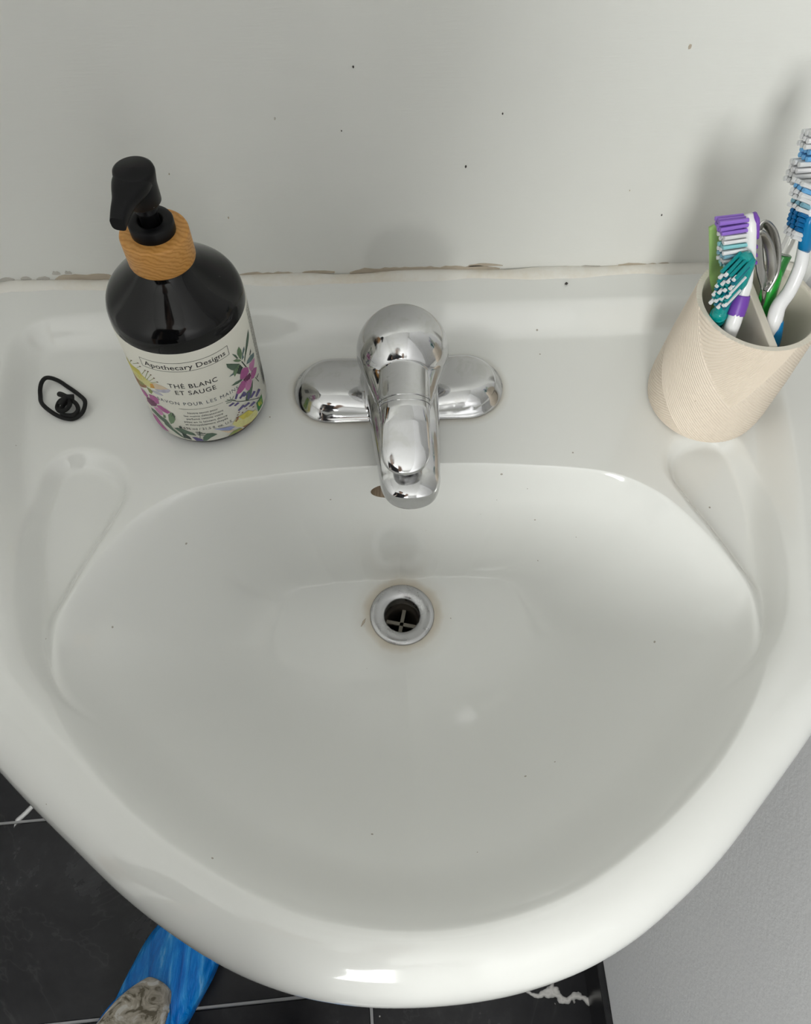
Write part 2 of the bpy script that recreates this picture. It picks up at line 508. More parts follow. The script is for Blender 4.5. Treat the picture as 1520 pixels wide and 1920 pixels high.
# floor: grout bed and one tile after another, laid a touch off square
fl = MB().box((XL - .1, YF - .1, -.1), (XR + .1, YB + .1, -.0025)).build('floor', m_grout, smooth=False)
tag(fl, 'black marble tiled floor with thin grey grout lines', 'floor', kind='structure')
TW, TH, G = .60, .282, .0045
ang = .030
def bevel_tile(w, h, t, b=.0012):
    v = []
    for (x, y, z) in ((0, 0, -t), (1, 0, -t), (1, 1, -t), (0, 1, -t)): v.append((x * w, y * h, z))
    for (x, y, z) in ((0, 0, -b), (1, 0, -b), (1, 1, -b), (0, 1, -b)): v.append((x * w, y * h, z))
    for (x, y) in ((b, b), (w - b, b), (w - b, h - b), (b, h - b)): v.append((x, y, 0))
    f = [(0, 3, 2, 1), (8, 9, 10, 11)]
    for k in range(4):
        l = (k + 1) % 4
        f += [(k, l, 4 + l, 4 + k), (4 + k, 4 + l, 8 + l, 8 + k)]
    return v, f
tile_me = None
ox, oy = -.05, -.5515                           # a tile corner on the floor
for j in range(-7, 3):
    for i in range(-2, 2):
        cx, cy = ox + i * TW, oy + j * TH
        # keep tiles that touch the room
        if cx > XN or cx + TW < XL or cy > YB - .01 or cy + TH < YF: continue
        v, f = bevel_tile(TW - G, TH - G, .008)
        M3 = Matrix.Rotation(ang, 3, 'Z')
        x0, y0 = i * TW + G / 2, j * TH + G / 2
        pts = []
        for q in v:
            p = M3 @ Vector((q[0] + x0, q[1] + y0, q[2]))
            # cut to the room
            pts.append((min(max(p.x + ox, XL), XR), min(max(p.y + oy, YF), YB), p.z))
        mk('floor_tile', pts, f, m_tile, fl, smooth=False)

def skirting(name, a, b, label):
    o = MB().box(a, b).build(name, m_skirt, smooth=False)
    bv = o.modifiers.new('bevel', 'BEVEL'); bv.width = .0015; bv.segments = 2
    return tag(o, label, 'baseboard', kind='structure')
skirting('baseboard_right', (XN - .0105, YF, 0), (XN, YN, .086), 'black skirting tile along the pale grey wall')
skirting('baseboard_left', (XL, YF, 0), (XL + .0105, YB, .086), 'black skirting tile along the left wall')
skirting('baseboard_back', (XL + .0105, YB - .0105, 0), (XR, YB, .086), 'black skirting tile along the wall behind the sink')

# ================================================================== the sink
SX = .002
sink = empty('pedestal_sink', (SX, 0, DECK))
tag(sink, 'wide white ceramic sink with rounded front and moulded soap hollows', 'sink')

half_out = [(.0, -.001), (.10, -.001), (.20, -.001), (.285, -.001), (.318, -.006), (.334, -.024), (.339, -.06), (.338, -.12), (.334, -.19),
            (.320, -.262), (.291, -.323), (.245, -.3725), (.198, -.415), (.166, -.442), (.137, -.462), (.110, -.4775), (.085, -.488), (.060, -.495),
            (.032, -.4995), (.0, -.501)]
half_bas = [(.0, -.173), (.05, -.174), (.097, -.178), (.135, -.183), (.158, -.1895), (.175, -.1995), (.190, -.213), (.207, -.238), (.219, -.262), (.2255, -.287),
            (.222, -.320), (.204, -.353), (.169, -.393), (.119, -.430), (.065, -.456), (.0, -.466)]
half_deck = [(.0, -.048), (.15, -.048), (.245, -.048), (.272, -.055), (.2805, -.080), (.2785, -.13), (.2725, -.176), (.2650, -.217), (.256, -.256), (.247, -.293),
             (.233, -.321), (.204, -.354), (.166, -.393), (.116, -.430), (.06, -.455), (.0, -.464)]
soap = [(.2545, -.178), (.2500, -.161), (.2350, -.151), (.212, -.1545), (.1955, -.169), (.1910, -.189), (.1985, -.211), (.2085, -.233), (.2190, -.259), (.2260, -.284),
        (.212, -.325), (.192, -.345), (.215, -.332), (.236, -.306), (.2475, -.275), (.2545, -.235), (.2570, -.205)]
def mirror(h): return [(x, y) for x, y in h] + [(-x, y) for x, y in reversed(h[1:-1])]
DR = np.array([0.0, -.231])
NA = 480
TH_ = np.linspace(0, 2 * PI, NA, endpoint=False)
def polar(h):
    P = np.array(spline(mirror(h), 24, True)) - DR
    a = np.mod(np.arctan2(P[:, 1], P[:, 0]), 2 * PI); r = np.hypot(P[:, 0], P[:, 1])
    i = np.argsort(a); a = a[i]; r = r[i]
    return np.interp(TH_, np.r_[a[-1] - 2 * PI, a, a[0] + 2 * PI], np.r_[r[-1], r, r[0]])
R, B = polar(half_out), polar(half_bas)
deck_poly = spline(mirror(half_deck), 6, True)
soap_r = spline(soap, 5, True); soap_l = [(-x, y) for x, y in soap_r]
back_ang = np.abs(np.degrees(np.mod(TH_ - PI / 2 + PI, 2 * PI) - PI))      # 0 at the wall, 180 at the front
Wd = np.interp(back_ang, [0, 40, 60, 72, 85, 100, 120, 150, 180], [.024, .031, .043, .062, .092, .120, .145, .172, .190])
frontness = smoothstep(60, 130, back_ang)
roll_w = .006 + .025 * frontness
roll_h = .010 + .024 * frontness

r_in = .0262
N1, N2, N3 = 180, 110, 16
rows = []
for k in range(N1):
    s = k / (N1 - 1); s = 1 - (1 - s) ** 1.35
    rows.append(r_in + (B - r_in) * s)
Ri = R - roll_w
for k in range(1, N2 + 1): rows.append(B + (Ri - B) * (k / N2))
rr = np.array(rows)                                  # rows x angles
X = DR[0] + rr * np.cos(TH_); Y = DR[1] + rr * np.sin(TH_)
def height(X, Y, rr):
    sd = poly_sd(X, Y, deck_poly)
    fr = frontness[None, :]; sideness = np.clip(1 - np.abs(back_ang[None, :] - 75) / 30, 0, 1)
    raise_ = .0165 * smoothstep(-.013 - .020 * fr + .006 * sideness * (1 - fr), .015 - .010 * fr - .005 * sideness * (1 - fr), sd)
    u = np.clip((B[None, :] - rr) / Wd[None, :], 0, 1)
    S = u * u * (3 - 2 * u)
    vv = u * u / (u + .055) * 1.055
    S = S * (1 - fr) + (1 - (1 - vv) ** 2) * fr
    zf = -.150 + .050 * np.clip((rr - .03) / .2, 0, 2) ** 2
    top = raise_
    z = top + (zf - top) * S
    sdl = np.minimum(poly_sd(X, Y, soap_r), poly_sd(X, Y, soap_l))
    z -= .0115 * smoothstep(-.0015, .0115, -sdl) * (1 - smoothstep(0.0, .3, u))
    # small fall of the deck towards the bowl
    return z
Zm = height(X, Y, rr)
z_edge = Zm[-1].copy()
# overflow opening in the back wall of the bowl
OX, OZ, OA, OB_ = -.004, -.026, .0190, .0088
near = (Y > -.20) & (rr < B[None, :])
e_ = np.sqrt(((X - OX) / OA) ** 2 + ((Zm - OZ) / OB_) ** 2)
snap = near & (e_ > .90) & (e_ < 1.07)                  # pull grid points onto the oval so its edge is clean
X = np.where(snap, OX + (X - OX) / e_, X); Zm = np.where(snap, OZ + (Zm - OZ) / e_, Zm)
inside = near & (e_ <= .90)
Y = np.where(inside, Y + .013, Y)
# roll over the rim, skirt and underside
ext = []
for k in range(1, N3 + 1):
    a = (k / N3) * PI / 2
    ext.append((Ri + roll_w * np.sin(a), z_edge - roll_h * (1 - np.cos(a))))
zb = z_edge - roll_h
ext += [(R * .998, zb - .012), (R * .985, zb - .026), (R * .95, zb - .042), (R * .86, np.full(NA, -.095)), (R * .72, np.full(NA, -.135)), (R * .55, np.full(NA, -.172)),
        (R * .40, np.full(NA, -.192)), (np.full(NA, .085), np.full(NA, -.205))]
XE = [X]; YE = [Y]; ZE = [Zm]
for r_, z_ in ext:
    XE.append((DR[0] + r_ * np.cos(TH_))[None]); YE.append(np.minimum(DR[1] + r_ * np.sin(TH_), -.001)[None]); ZE.append(np.asarray(z_)[None])
XX = np.concatenate(XE); YY = np.concatenate(YE); ZZ = np.concatenate(ZE)
NR = XX.shape[0]
V = np.stack([XX, YY, ZZ], -1).reshape(-1, 3)
ii, kk = np.meshgrid(np.arange(NR - 1), np.arange(NA), indexing='ij')
k2 = (kk + 1) % NA
F = np.stack([ii * NA + kk, ii * NA + k2, (ii + 1) * NA + k2, (ii + 1) * NA + kk], -1).reshape(-1, 4)
ins = np.zeros(NR * NA, bool); ins[:inside.size] = inside.reshape(-1)
mi = ins[F].any(axis=1).astype(np.int32)
basin = mk('basin', V.tolist(), F.tolist(), [m_cer, m_over], sink, True, mat_idx=mi)

# pedestal
prof = [(.105, .075, -.86), (.108, .080, -.84), (.088, .066, -.78), (.078, .060, -.6), (.080, .064, -.4), (.098, .085, -.25), (.125, .11, -.195), (.13, .115, -.17)]
v = []; f = []; n = 64
ps = spline(prof, 5)
for a, b, z in ps:
    for k in range(n):
        q = 2 * PI * k / n
        v.append((a * math.cos(q), -.19 + b * math.sin(q), z))
for i in range(len(ps) - 1):
    for k in range(n): f.append((i * n + k, i * n + (k + 1) % n, (i + 1) * n + (k + 1) % n, (i + 1) * n + k))
mk('pedestal', v, f, m_cer, sink)

# drain
zd = -.150
prof = [(.0272, zd - .002), (.0276, zd + .0006), (.0268, zd + .0016), (.0240, zd + .0018), (.0190, zd + .0008), (.0160, zd - .0002), (.0150, zd - .0018), (.0148, zd - .012)]
v, f = lathe(prof, 72, c=(DR[0], DR[1]))
flange = mk('drain_flange', v, f, m_drain_metal, sink)
tag(flange, 'dull chrome ring round the drain')
mbp = MB()
v, f = lathe([(.0148, zd - .012), (.0146, zd - .020), (.0140, zd - .0205), (.0136, zd - .024), (.0136, zd - .06)], 48, c=(DR[0], DR[1])); mbp.add(v, f, 0)
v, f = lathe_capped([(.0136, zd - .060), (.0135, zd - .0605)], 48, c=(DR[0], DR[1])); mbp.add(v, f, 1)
pipe = mbp.build('drain_pipe', [m_drain_in, m_black_hole], flange)
mbc = MB()
for a in (math.radians(-14), math.radians(76)):
    c, s = math.cos(a), math.sin(a); w2 = .0016; L = .0138
    v = []
    for z in (zd - .0235, zd - .0265):
        for (p, q) in ((-L, -w2), (L, -w2), (L, w2), (-L, w2)):
            v.append((DR[0] + p * c - q * s, DR[1] + p * s + q * c, z))
    mbc.add(v, [(0, 1, 2, 3), (7, 6, 5, 4), (0, 4, 5, 1), (1, 5, 6, 2), (2, 6, 7, 3), (3, 7, 4, 0)])
mbc.build('strainer_cross', m_drain_x, flange, smooth=False)

# the small crumb beside the drain
v, f = tube([(-.0355, -.2415, zd + .0045), (-.0330, -.2375, zd + .0048), (-.0312, -.2345, zd + .0048)], round_ends(3, .0011, .4), 8)
crumb = mk('food_crumb', v, f, m_bare)
crumb.location = (SX, 0, DECK)
tag(crumb, 'tiny tan crumb lying left of the drain', 'crumb')
v, f = tube([(.1425, -.0190, DECK + .0176), (.1440, -.0185, DECK + .0178), (.1455, -.0182, DECK + .0176)], round_ends(3, .0012, .4), 8)
grit = mk('grit_speck', v, f, m_flake)
tag(grit, 'small black speck on the back ledge right of the tap', 'speck')

# caulk along the wall
path = [(-.3345, -.024, DECK + .0095), (-.3290, -.0150, DECK + .0108), (-.316, -.0085, DECK + .0120)]
path += [(x, -.0045 + .0010 * math.sin(37 * x) + .0005 * math.sin(97 * x + 1), DECK + .0135 + .0006 * math.sin(61 * x)) for x in np.linspace(-.295, .328, 60)]
path += [(.3385, -.0065, DECK + .0125)]
rads = [(.0075 + .0008 * math.sin(53 * p[0]) + .0005 * math.sin(171 * p[0]), .0058) for p in path]
v, f = tube(path, rads, 14, upv=(0, 0, 1))
caulk = mk('trim_1', v, f, m_caulk)
tag(caulk, 'lumpy aged white caulk bead between sink and wall', 'caulk', kind='structure')
def patch(x0, x1, z0, z1, m, wob=.0008, name='bare_patch'):
    n = max(4, int((x1 - x0) / .004)); v = []; f = []
    for i in range(n + 1):
        x = x0 + (x1 - x0) * i / n
        e = min(i, n - i) / n * 6; e = min(1, .35 + e)
        a = z0 + random.uniform(-wob, wob) * .4; b = a + (z1 - z0) * e + random.uniform(-wob, wob)
        for y in (-.0006, .0005):
            v.append((x, y, DECK + a)); v.append((x, y, DECK + b))
    for i in range(n):
        p, q = i * 4, i * 4 + 4
        f += [(p, q, q + 1, p + 1), (p + 2, p + 3, q + 3, q + 2), (p, p + 2, q + 2, q), (p + 1, q + 1, q + 3, p + 3)]
    f += [(0, 1, 3, 2), (n * 4, n * 4 + 2, n * 4 + 3, n * 4 + 1)]
    return mk(name, v, f, m, caulk, smooth=False)
patch(-.030, .092, .0170, .0215, m_bare)
patch(.066, .094, .0212, .0232, m_bare)
patch(-.262, -.215, .0165, .0228, m_bare)
patch(-.218, -.140, .0170, .0215, m_bare)
patch(-.120, -.075, .0175, .0200, m_bare)
patch(-.070, -.042, .0180, .0202, m_bare)
patch(.125, .175, .0178, .0190, m_chip)
patch(.190, .235, .0178, .0195, m_bare)
for x, z, l in ((-.305, .0185, .012), (-.288, .0195, .008), (-.276, .0190, .010), (-.330, .0175, .010), (-.262, .0235, .006), (-.252, .0240, .005)):
    patch(x, x + l, z, z + .0028, m_chip, .0006, 'chipped_spot')

# ================================================================== tap
FX, FY = .004, -.1065
tap = empty('basin_tap', (FX, FY, DECK))
tag(tap, 'chrome single lever tap with winged base, water spotted', 'tap')

# base plate: long rounded plate with two raised pads, a thin lip round it
HL, RW = .0500, .0290
def stadium(px, py, hl, rw):
    dx = np.maximum(np.abs(px) - hl, 0)
    return rw - np.hypot(dx, py)                     # inside distance
rings = 26; n = 160
v = []; f = []
per = []
for k in range(n):
    a = 2 * PI * k / n
    c, s = math.cos(a), math.sin(a)
    # direction to stadium boundary, with a slight waist towards the middle
    lo, hi = 0.0, .12
    for _ in range(40):
        m_ = (lo + hi) / 2
        if stadium(np.array(m_ * c), np.array(m_ * s), HL, RW) > 0: lo = m_
        else: hi = m_
    per.append((c * lo, s * lo))
prof_t = []
for i in range(rings + 1):
    prof_t.append(1 - (i / rings) ** 1.6)
levels = []
levels.append([(x, y, .0005) for x, y in per]); levels.append([(x, y, .0030) for x, y in per])
for i in range(1, rings + 1):
    s = 1 - .997 * (i / rings)
    ring = []
    for x, y in per:
        px, py = x * s, y * s
        d = float(stadium(np.array(px), np.array(py), HL, RW))
        lip = .0030 + .0012 * float(smoothstep(0, .0025, d))
        dome = .0135 * math.sqrt(max(0, 1 - (1 - min(max(d - .0028, 0) / .0215, 1)) ** 2.4))
        ring.append((px, py, lip + dome * (0.80 + .20 * float(smoothstep(.02, .05, abs(px))))))
    levels.append(ring)
for r_ in levels: v += r_
for i in range(len(levels) - 1):
    for k in range(n): f.append((i * n + k, i * n + (k + 1) % n, (i + 1) * n + (k + 1) % n, (i + 1) * n + k))
f.append(tuple((len(levels) - 1) * n + k for k in range(n)))
mk('base_plate', v, f, m_chrome, tap)

def loft(stations, n=48, shape=2.4, capends=True):
    """stations: (y, half width, z bottom, z top, x offset, shape)"""
    v = []; f = []
    for (y, w, z0, z1, x0, sh) in stations:
        zc, h = (z0 + z1) / 2, (z1 - z0) / 2
        for k in range(n):
            a = 2 * PI * k / n; c, s = math.cos(a), math.sin(a)
            c = math.copysign(abs(c) ** (2 / sh), c); s = math.copysign(abs(s) ** (2 / sh), s)
            v.append((x0 + w * c, y, zc + h * s))
    for i in range(len(stations) - 1):
        for k in range(n): f.append((i * n + k, i * n + (k + 1) % n, (i + 1) * n + (k + 1) % n, (i + 1) * n + k))
    if capends:
        f.append(tuple(range(n))); f.append(tuple((len(stations) - 1) * n + k for k in range(n)))
    return v, f

# body column and spout in one casting
mbb = MB()
v, f = lathe([(.0315, .004), (.0305, .010), (.0285, .018), (.0272, .030), (.0268, .042), (.0262, .052)], 64); mbb.add(v, f)
st = spline([(.012, .0265, .006, .044, 0, 2.6), (-.02, .0262, .006, .043, 0, 2.6), (-.045, .0248, .007, .041, .0006, 2.7), (-.07, .0226, .008, .037, .0012, 2.8), (-.090, .0207, .008, .0325, .0017, 2.9)], 6)
L = []
for q in st: L.append(tuple(q))
y0, w0 = -.090, .0207
for k in range(1, 15):                                # rounded nose
    a = k / 14 * PI / 2
    L.append((y0 - .0200 * math.sin(a), max(w0 * math.cos(a) ** .55, .0006), .008 + .0035 * (1 - math.cos(a)), .0325 - .0020 * math.sin(a) - .006 * (1 - math.cos(a)), .0017 + .0005 * math.sin(a), 2.9))
v, f = loft(L, 56); mbb.add(v, f)
mbb.build('body_and_spout', m_chrome, tap)
v, f = lathe([(.0095, .0075), (.0112, .0065), (.0112, .001), (.0092, .0005), (.0088, .003)], 32, c=(.0018, -.088))
mk('aerator', v, f, m_chrome, tap)

# lever handle: big dome with a round-topped lever growing out of it, slanted flat end
hm = MB()
r0, yc, zc = .0322, -.0060, .0510
prof = [(.0262, .036)] + [(r0 * math.cos(a), zc + r0 * math.sin(a)) for a in np.linspace(-.42, PI / 2 - .03, 26)]
v, f = lathe_capped(prof, 64, c=(.0012, yc)); hm.add(v, f)
st = []
def lx(d): return .0012 - .0030 * d / .085
fl = []
for d in np.linspace(.0, .056, 24):                     # sloping flanks that carry the dome into the lever
    w_ = float(np.interp(d, [0, .010, .020, .030, .040, .050, .056], [.0305, .0296, .0270, .0236, .0204, .0176, .0160]))
    top = float(np.interp(d, [0, .02, .04, .056], [.0700, .0665, .0625, .0590]))
    bot = float(np.interp(d, [0, .03, .056], [.036, .039, .043]))
    fl.append((yc - d, w_, bot, top, lx(d), 2.1))
v, f = loft(fl, 64); hm.add(v, f)
for d in np.linspace(.0, .0835, 34):
    w_ = float(np.interp(d, [0, .02, .032, .045, .060, .0835], [.0185, .0178, .0172, .0167, .0163, .0160]))
    top = float(np.interp(d, [0, .02, .034, .05, .058, .068, .0835], [.0735, .0720, .0705, .0690, .0680, .0650, .0575]))
    bot = float(np.interp(d, [0, .03, .05, .0835], [.036, .039, .042, .0440]))
    st.append((yc - d, w_, bot, top, lx(d), 2.0 + .9 * float(smoothstep(.045, .07, d))))
for k in range(1, 12):
    a = k / 11 * PI / 2
    st.append((yc - .0835 - .0145 * math.sin(a), max(.0160 * math.cos(a) ** .85, .0005), .0440 + .001 * math.sin(a), .0575 - .0080 * math.sin(a) - .002 * (1 - math.cos(a)), lx(.0835 + .0145 * math.sin(a)), 2.9))
v, f = loft(st, 64); hm.add(v, f)
hobj = hm.build('lever_handle', m_chrome, tap)
rm = hobj.modifiers.new('join', 'REMESH'); rm.mode = 'VOXEL'; rm.voxel_size = .0006; rm.use_smooth_shade = True
ss = hobj.modifiers.new('fillet', 'SMOOTH'); ss.factor = .5; ss.iterations = 14
# two fine grooves over the lever
for gd in (.0505, .0545):
    w_ = float(np.interp(gd, [.045, .060], [.0176, .0166])); top = float(np.interp(gd, [.05, .058], [.0690, .0680])); bot = .042
    pts = []
    for k in range(25):
        a = PI * (k / 24); c, s = math.cos(a), math.sin(a); sh = 2.5
        c = math.copysign(abs(c) ** (2 / sh), c); s = abs(s) ** (2 / sh)
        pts.append((lx(gd) + (w_ - .0001) * c, yc - gd + .004 * (1 - s), (top + bot) / 2 + ((top - bot) / 2) * s - .0002))
    v, f = tube(pts, .0003, 6); mk('lever_ridge', v, f, m_chrome, hobj)
tap.rotation_euler = (0, 0, 0.0)

# ================================================================== soap bottle
BX, BY = -.138, -.109
bot = empty('soap_bottle', (BX, BY, DECK))
tag(bot, 'black pump soap bottle with cream flower label and wooden collar', 'bottle')
prof = [(.034, .0004), (.0375, .0006), (.0402, .0020), (.0416, .0045), (.0423, .0075), (.0424, .012), (.0424, .097), (.0425, .1005), (.0424, .1040), (.0420, .1075), (.0411, .1108), (.0396, .1137),
        (.0374, .1162), (.0335, .1196), (.0280, .1243), (.0225, .1289), (.0182, .1325), (.0168, .1345), (.0165, .1370), (.0160, .145)]
v, f = lathe_capped(prof, 96); mk('bottle_body', v, f, m_bottle, bot)
RL = .0427
v, f = lathe([(RL - .0002, .0072), (RL, .0074), (RL, .0998), (RL - .0002, .1000)], 128)
lab = mk('paper_label', v, f, m_label, bot)
PHI0 = math.radians(-83)
def wrap(co2, off):
    s, h = co2
    a = PHI0 + s / RL
    return ((RL + off) * math.cos(a), (RL + off) * math.sin(a), h)
def flat_to_label(verts2, faces, off):
    """triangulate, refine, wrap round the label"""
    bm = bmesh.new()
    vs = [bm.verts.new((x, y, 0)) for x, y in verts2]
    for fc in faces:
        try: bm.faces.new([vs[i] for i in fc])
        except ValueError: pass
    bmesh.ops.triangulate(bm, faces=bm.faces)
    for _ in range(3):
        es = [e for e in bm.edges if abs(e.verts[0].co.x - e.verts[1].co.x) > .0024]
        if not es: break
        bmesh.ops.subdivide_edges(bm, edges=es, cuts=1)
        bmesh.ops.triangulate(bm, faces=bm.faces)
    bm.verts.index_update()
    V_ = [wrap((v_.co.x, v_.co.y), off) for v_ in bm.verts]
    F_ = [tuple(v_.index for v_ in fc.verts) for fc in bm.faces]
    bm.free()
    return V_, F_
m_ink = ink('black_ink', (.012, .012, .014)); m_ink_blue = ink('blue_black_ink', (.03, .05, .075)); m_ink_grey = ink('grey_ink', (.10, .10, .10))
def text_mesh(body, width, spacing=1.0, bold=.006):
    cu = bpy.data.curves.new('t', 'FONT'); cu.body = body; cu.offset = bold; cu.align_x = 'CENTER'; cu.resolution_u = 3; cu.space_character = spacing
    ob = bpy.data.objects.new('t', cu); COL.objects.link(ob)
    dg = bpy.context.evaluated_depsgraph_get(); dg.update()
    me = ob.evaluated_get(dg).to_mesh()
    P = [(v_.co.x, v_.co.y) for v_ in me.vertices]; F_ = [tuple(p.vertices) for p in me.polygons]
    ob.evaluated_get(dg).to_mesh_clear()
    bpy.data.objects.remove(ob); bpy.data.curves.remove(cu)
    xs = [p[0] for p in P]; x0, x1 = min(xs), max(xs)
    k = width / (x1 - x0)
    return [((x - (x0 + x1) / 2), y) for x, y in P], F_, k
def lettering(body, s0, h0, width, cap, m, spacing=1.0, bold=.006):
    P, F_, k = text_mesh(body, width, spacing, bold)
    ky = cap / .73
    V_, F2 = flat_to_label([(s0 + x * k, h0 - cap / 2 + y * ky) for x, y in P], F_, .00010)
    return mk('lettering', V_, F2, m, lab, smooth=False)
mm = .001
lettering('Apothecary Designs', 0, 87.9 * mm, 53 * mm, 4.4 * mm, m_ink, 1.02)
def stroke(pts, w, m, name='printed_line'):
    mb_ = MB()
    for a, b in zip(pts[:-1], pts[1:]):
        n = max(1, int(abs(b[0] - a[0]) / .0018)); dx, dy = b[0] - a[0], b[1] - a[1]; L_ = math.hypot(dx, dy)
        nx, ny = -dy / L_ * w / 2, dx / L_ * w / 2
        for i in range(n):
            p = (a[0] + dx * i / n, a[1] + dy * i / n); q = (a[0] + dx * (i + 1) / n, a[1] + dy * (i + 1) / n)
            mb_.add([wrap((p[0] - nx, p[1] - ny), 1e-4), wrap((q[0] - nx, q[1] - ny), 1e-4), wrap((q[0] + nx, q[1] + ny), 1e-4), wrap((p[0] + nx, p[1] + ny), 1e-4)], [(0, 1, 2, 3)])
    return mb_.build(name, m, lab, smooth=False)
stroke([(-28.8 * mm, 91.9 * mm), (29.2 * mm, 91.9 * mm), (29.2 * mm, 83.9 * mm), (-28.8 * mm, 83.9 * mm), (-28.8 * mm, 91.9 * mm)], .32 * mm, m_ink)
lettering('THÉ BLANC', .6 * mm, 69.6 * mm, 32 * mm, 4.3 * mm, m_ink, 1.12)
lettering('ET SAUGE', 1.0 * mm, 62.8 * mm, 26.5 * mm, 4.3 * mm, m_ink, 1.12)
lettering('SAVON POUR LES MAINS', 0.3 * mm, 51.0 * mm, 57.5 * mm, 3.4 * mm, m_ink_blue, 1.25, 0.0)
stroke([(-14.3 * mm, 45.0 * mm), (15.6 * mm, 45.0 * mm)], .25 * mm, m_ink)
for body, wd, h in (('Notre savon pour', 20.4, 40.8), ('les mains délicatement', 26.8, 37.4), ('parfumé nettoie votre', 25.0, 34.2), ('peau en la laissant douce', 29.8, 30.6), ('et incroyablement choyée', 29.6, 27.3)):
    lettering(body, .8 * mm, h * mm, wd * mm, 2.15 * mm, m_ink_grey)
lettering('636 ml / 21.5 fl. oz. U.S.', .8 * mm, 22.4 * mm, 35 * mm, 2.7 * mm, m_ink_grey)
# fine print round the side of the label: rows too small to read
for i in range(9):
    s = (57.0 + 1.55 * i) * mm
    mb_ = MB(); z = 97 * mm
    while z > (24 if i < 5 else 40) * mm:
        l = random.uniform(1.0, 4.0) * mm
        mb_.add([wrap((s, z), 1e-4), wrap((s + .55 * mm, z), 1e-4), wrap((s + .55 * mm, z - l), 1e-4), wrap((s, z - l), 1e-4)], [(0, 1, 2, 3)]); z -= l + .6 * mm
    tag(mb_.build('fine_print', m_ink_grey, lab, smooth=False), kind='stuff')
stroke([(72 * mm, 9 * mm), (72 * mm, 98 * mm)], .3 * mm, m_ink_grey)
mb_ = MB()
for i in range(6):
    for z0_, z1_ in ((18, 36),):
        s = (59.5 + i * 1.5) * mm
        mb_.add([wrap((s, z0_ * mm), 1e-4), wrap((s + .9 * mm, z0_ * mm), 1e-4), wrap((s + .9 * mm, z1_ * mm), 1e-4), wrap((s, z1_ * mm), 1e-4)], [(0, 1, 2, 3)])
tag(mb_.build('fine_print', m_ink_grey, lab, smooth=False), kind='stuff')

ART = {
 'yellow': (.62, .55, .10), 'cream_yellow': (.74, .66, .28), 'brown': (.30, .15, .07), 'olive': (.25, .30, .09), 'orange': (.72, .33, .06), 'peach': (.76, .55, .40),
 'lilac': (.50, .49, .58), 'lilac_blue': (.30, .34, .58), 'maroon': (.14, .05, .04), 'magenta': (.42, .11, .30), 'pink': (.55, .22, .42), 'plum': (.14, .03, .09),
 'leaf': (.085, .14, .095), 'leaf_light': (.15, .24, .13), 'leaf_dark': (.035, .055, .045), 'leaf_blue': (.13, .20, .20), 'violet': (.11, .09, .24),
 'badge_green': (.03, .20, .05), 'badge_yellow': (.70, .62, .05)}
ART_NAME = {'yellow': 'printed_petal', 'cream_yellow': 'printed_petal', 'orange': 'printed_petal', 'peach': 'printed_petal', 'lilac': 'printed_petal', 'lilac_blue': 'printed_petal',
 'magenta': 'printed_petal', 'pink': 'printed_petal', 'plum': 'printed_petal', 'violet': 'printed_bud', 'maroon': 'printed_stamen', 'brown': 'printed_sepal', 'olive': 'printed_sepal',
 'badge_green': 'printed_badge', 'badge_yellow': 'printed_badge'}
art_mats = {k: ink('print_' + k, c) for k, c in ART.items()}
for k in art_mats:                                     # watercolour mottling
    t = NT(art_mats[k]); c = ART[k]
    t.color(t.mix(t.noise(t.coord(), 220, 4, .6), tuple(q * .72 for q in c), tuple(min(q * 1.35, .85) for q in c)))

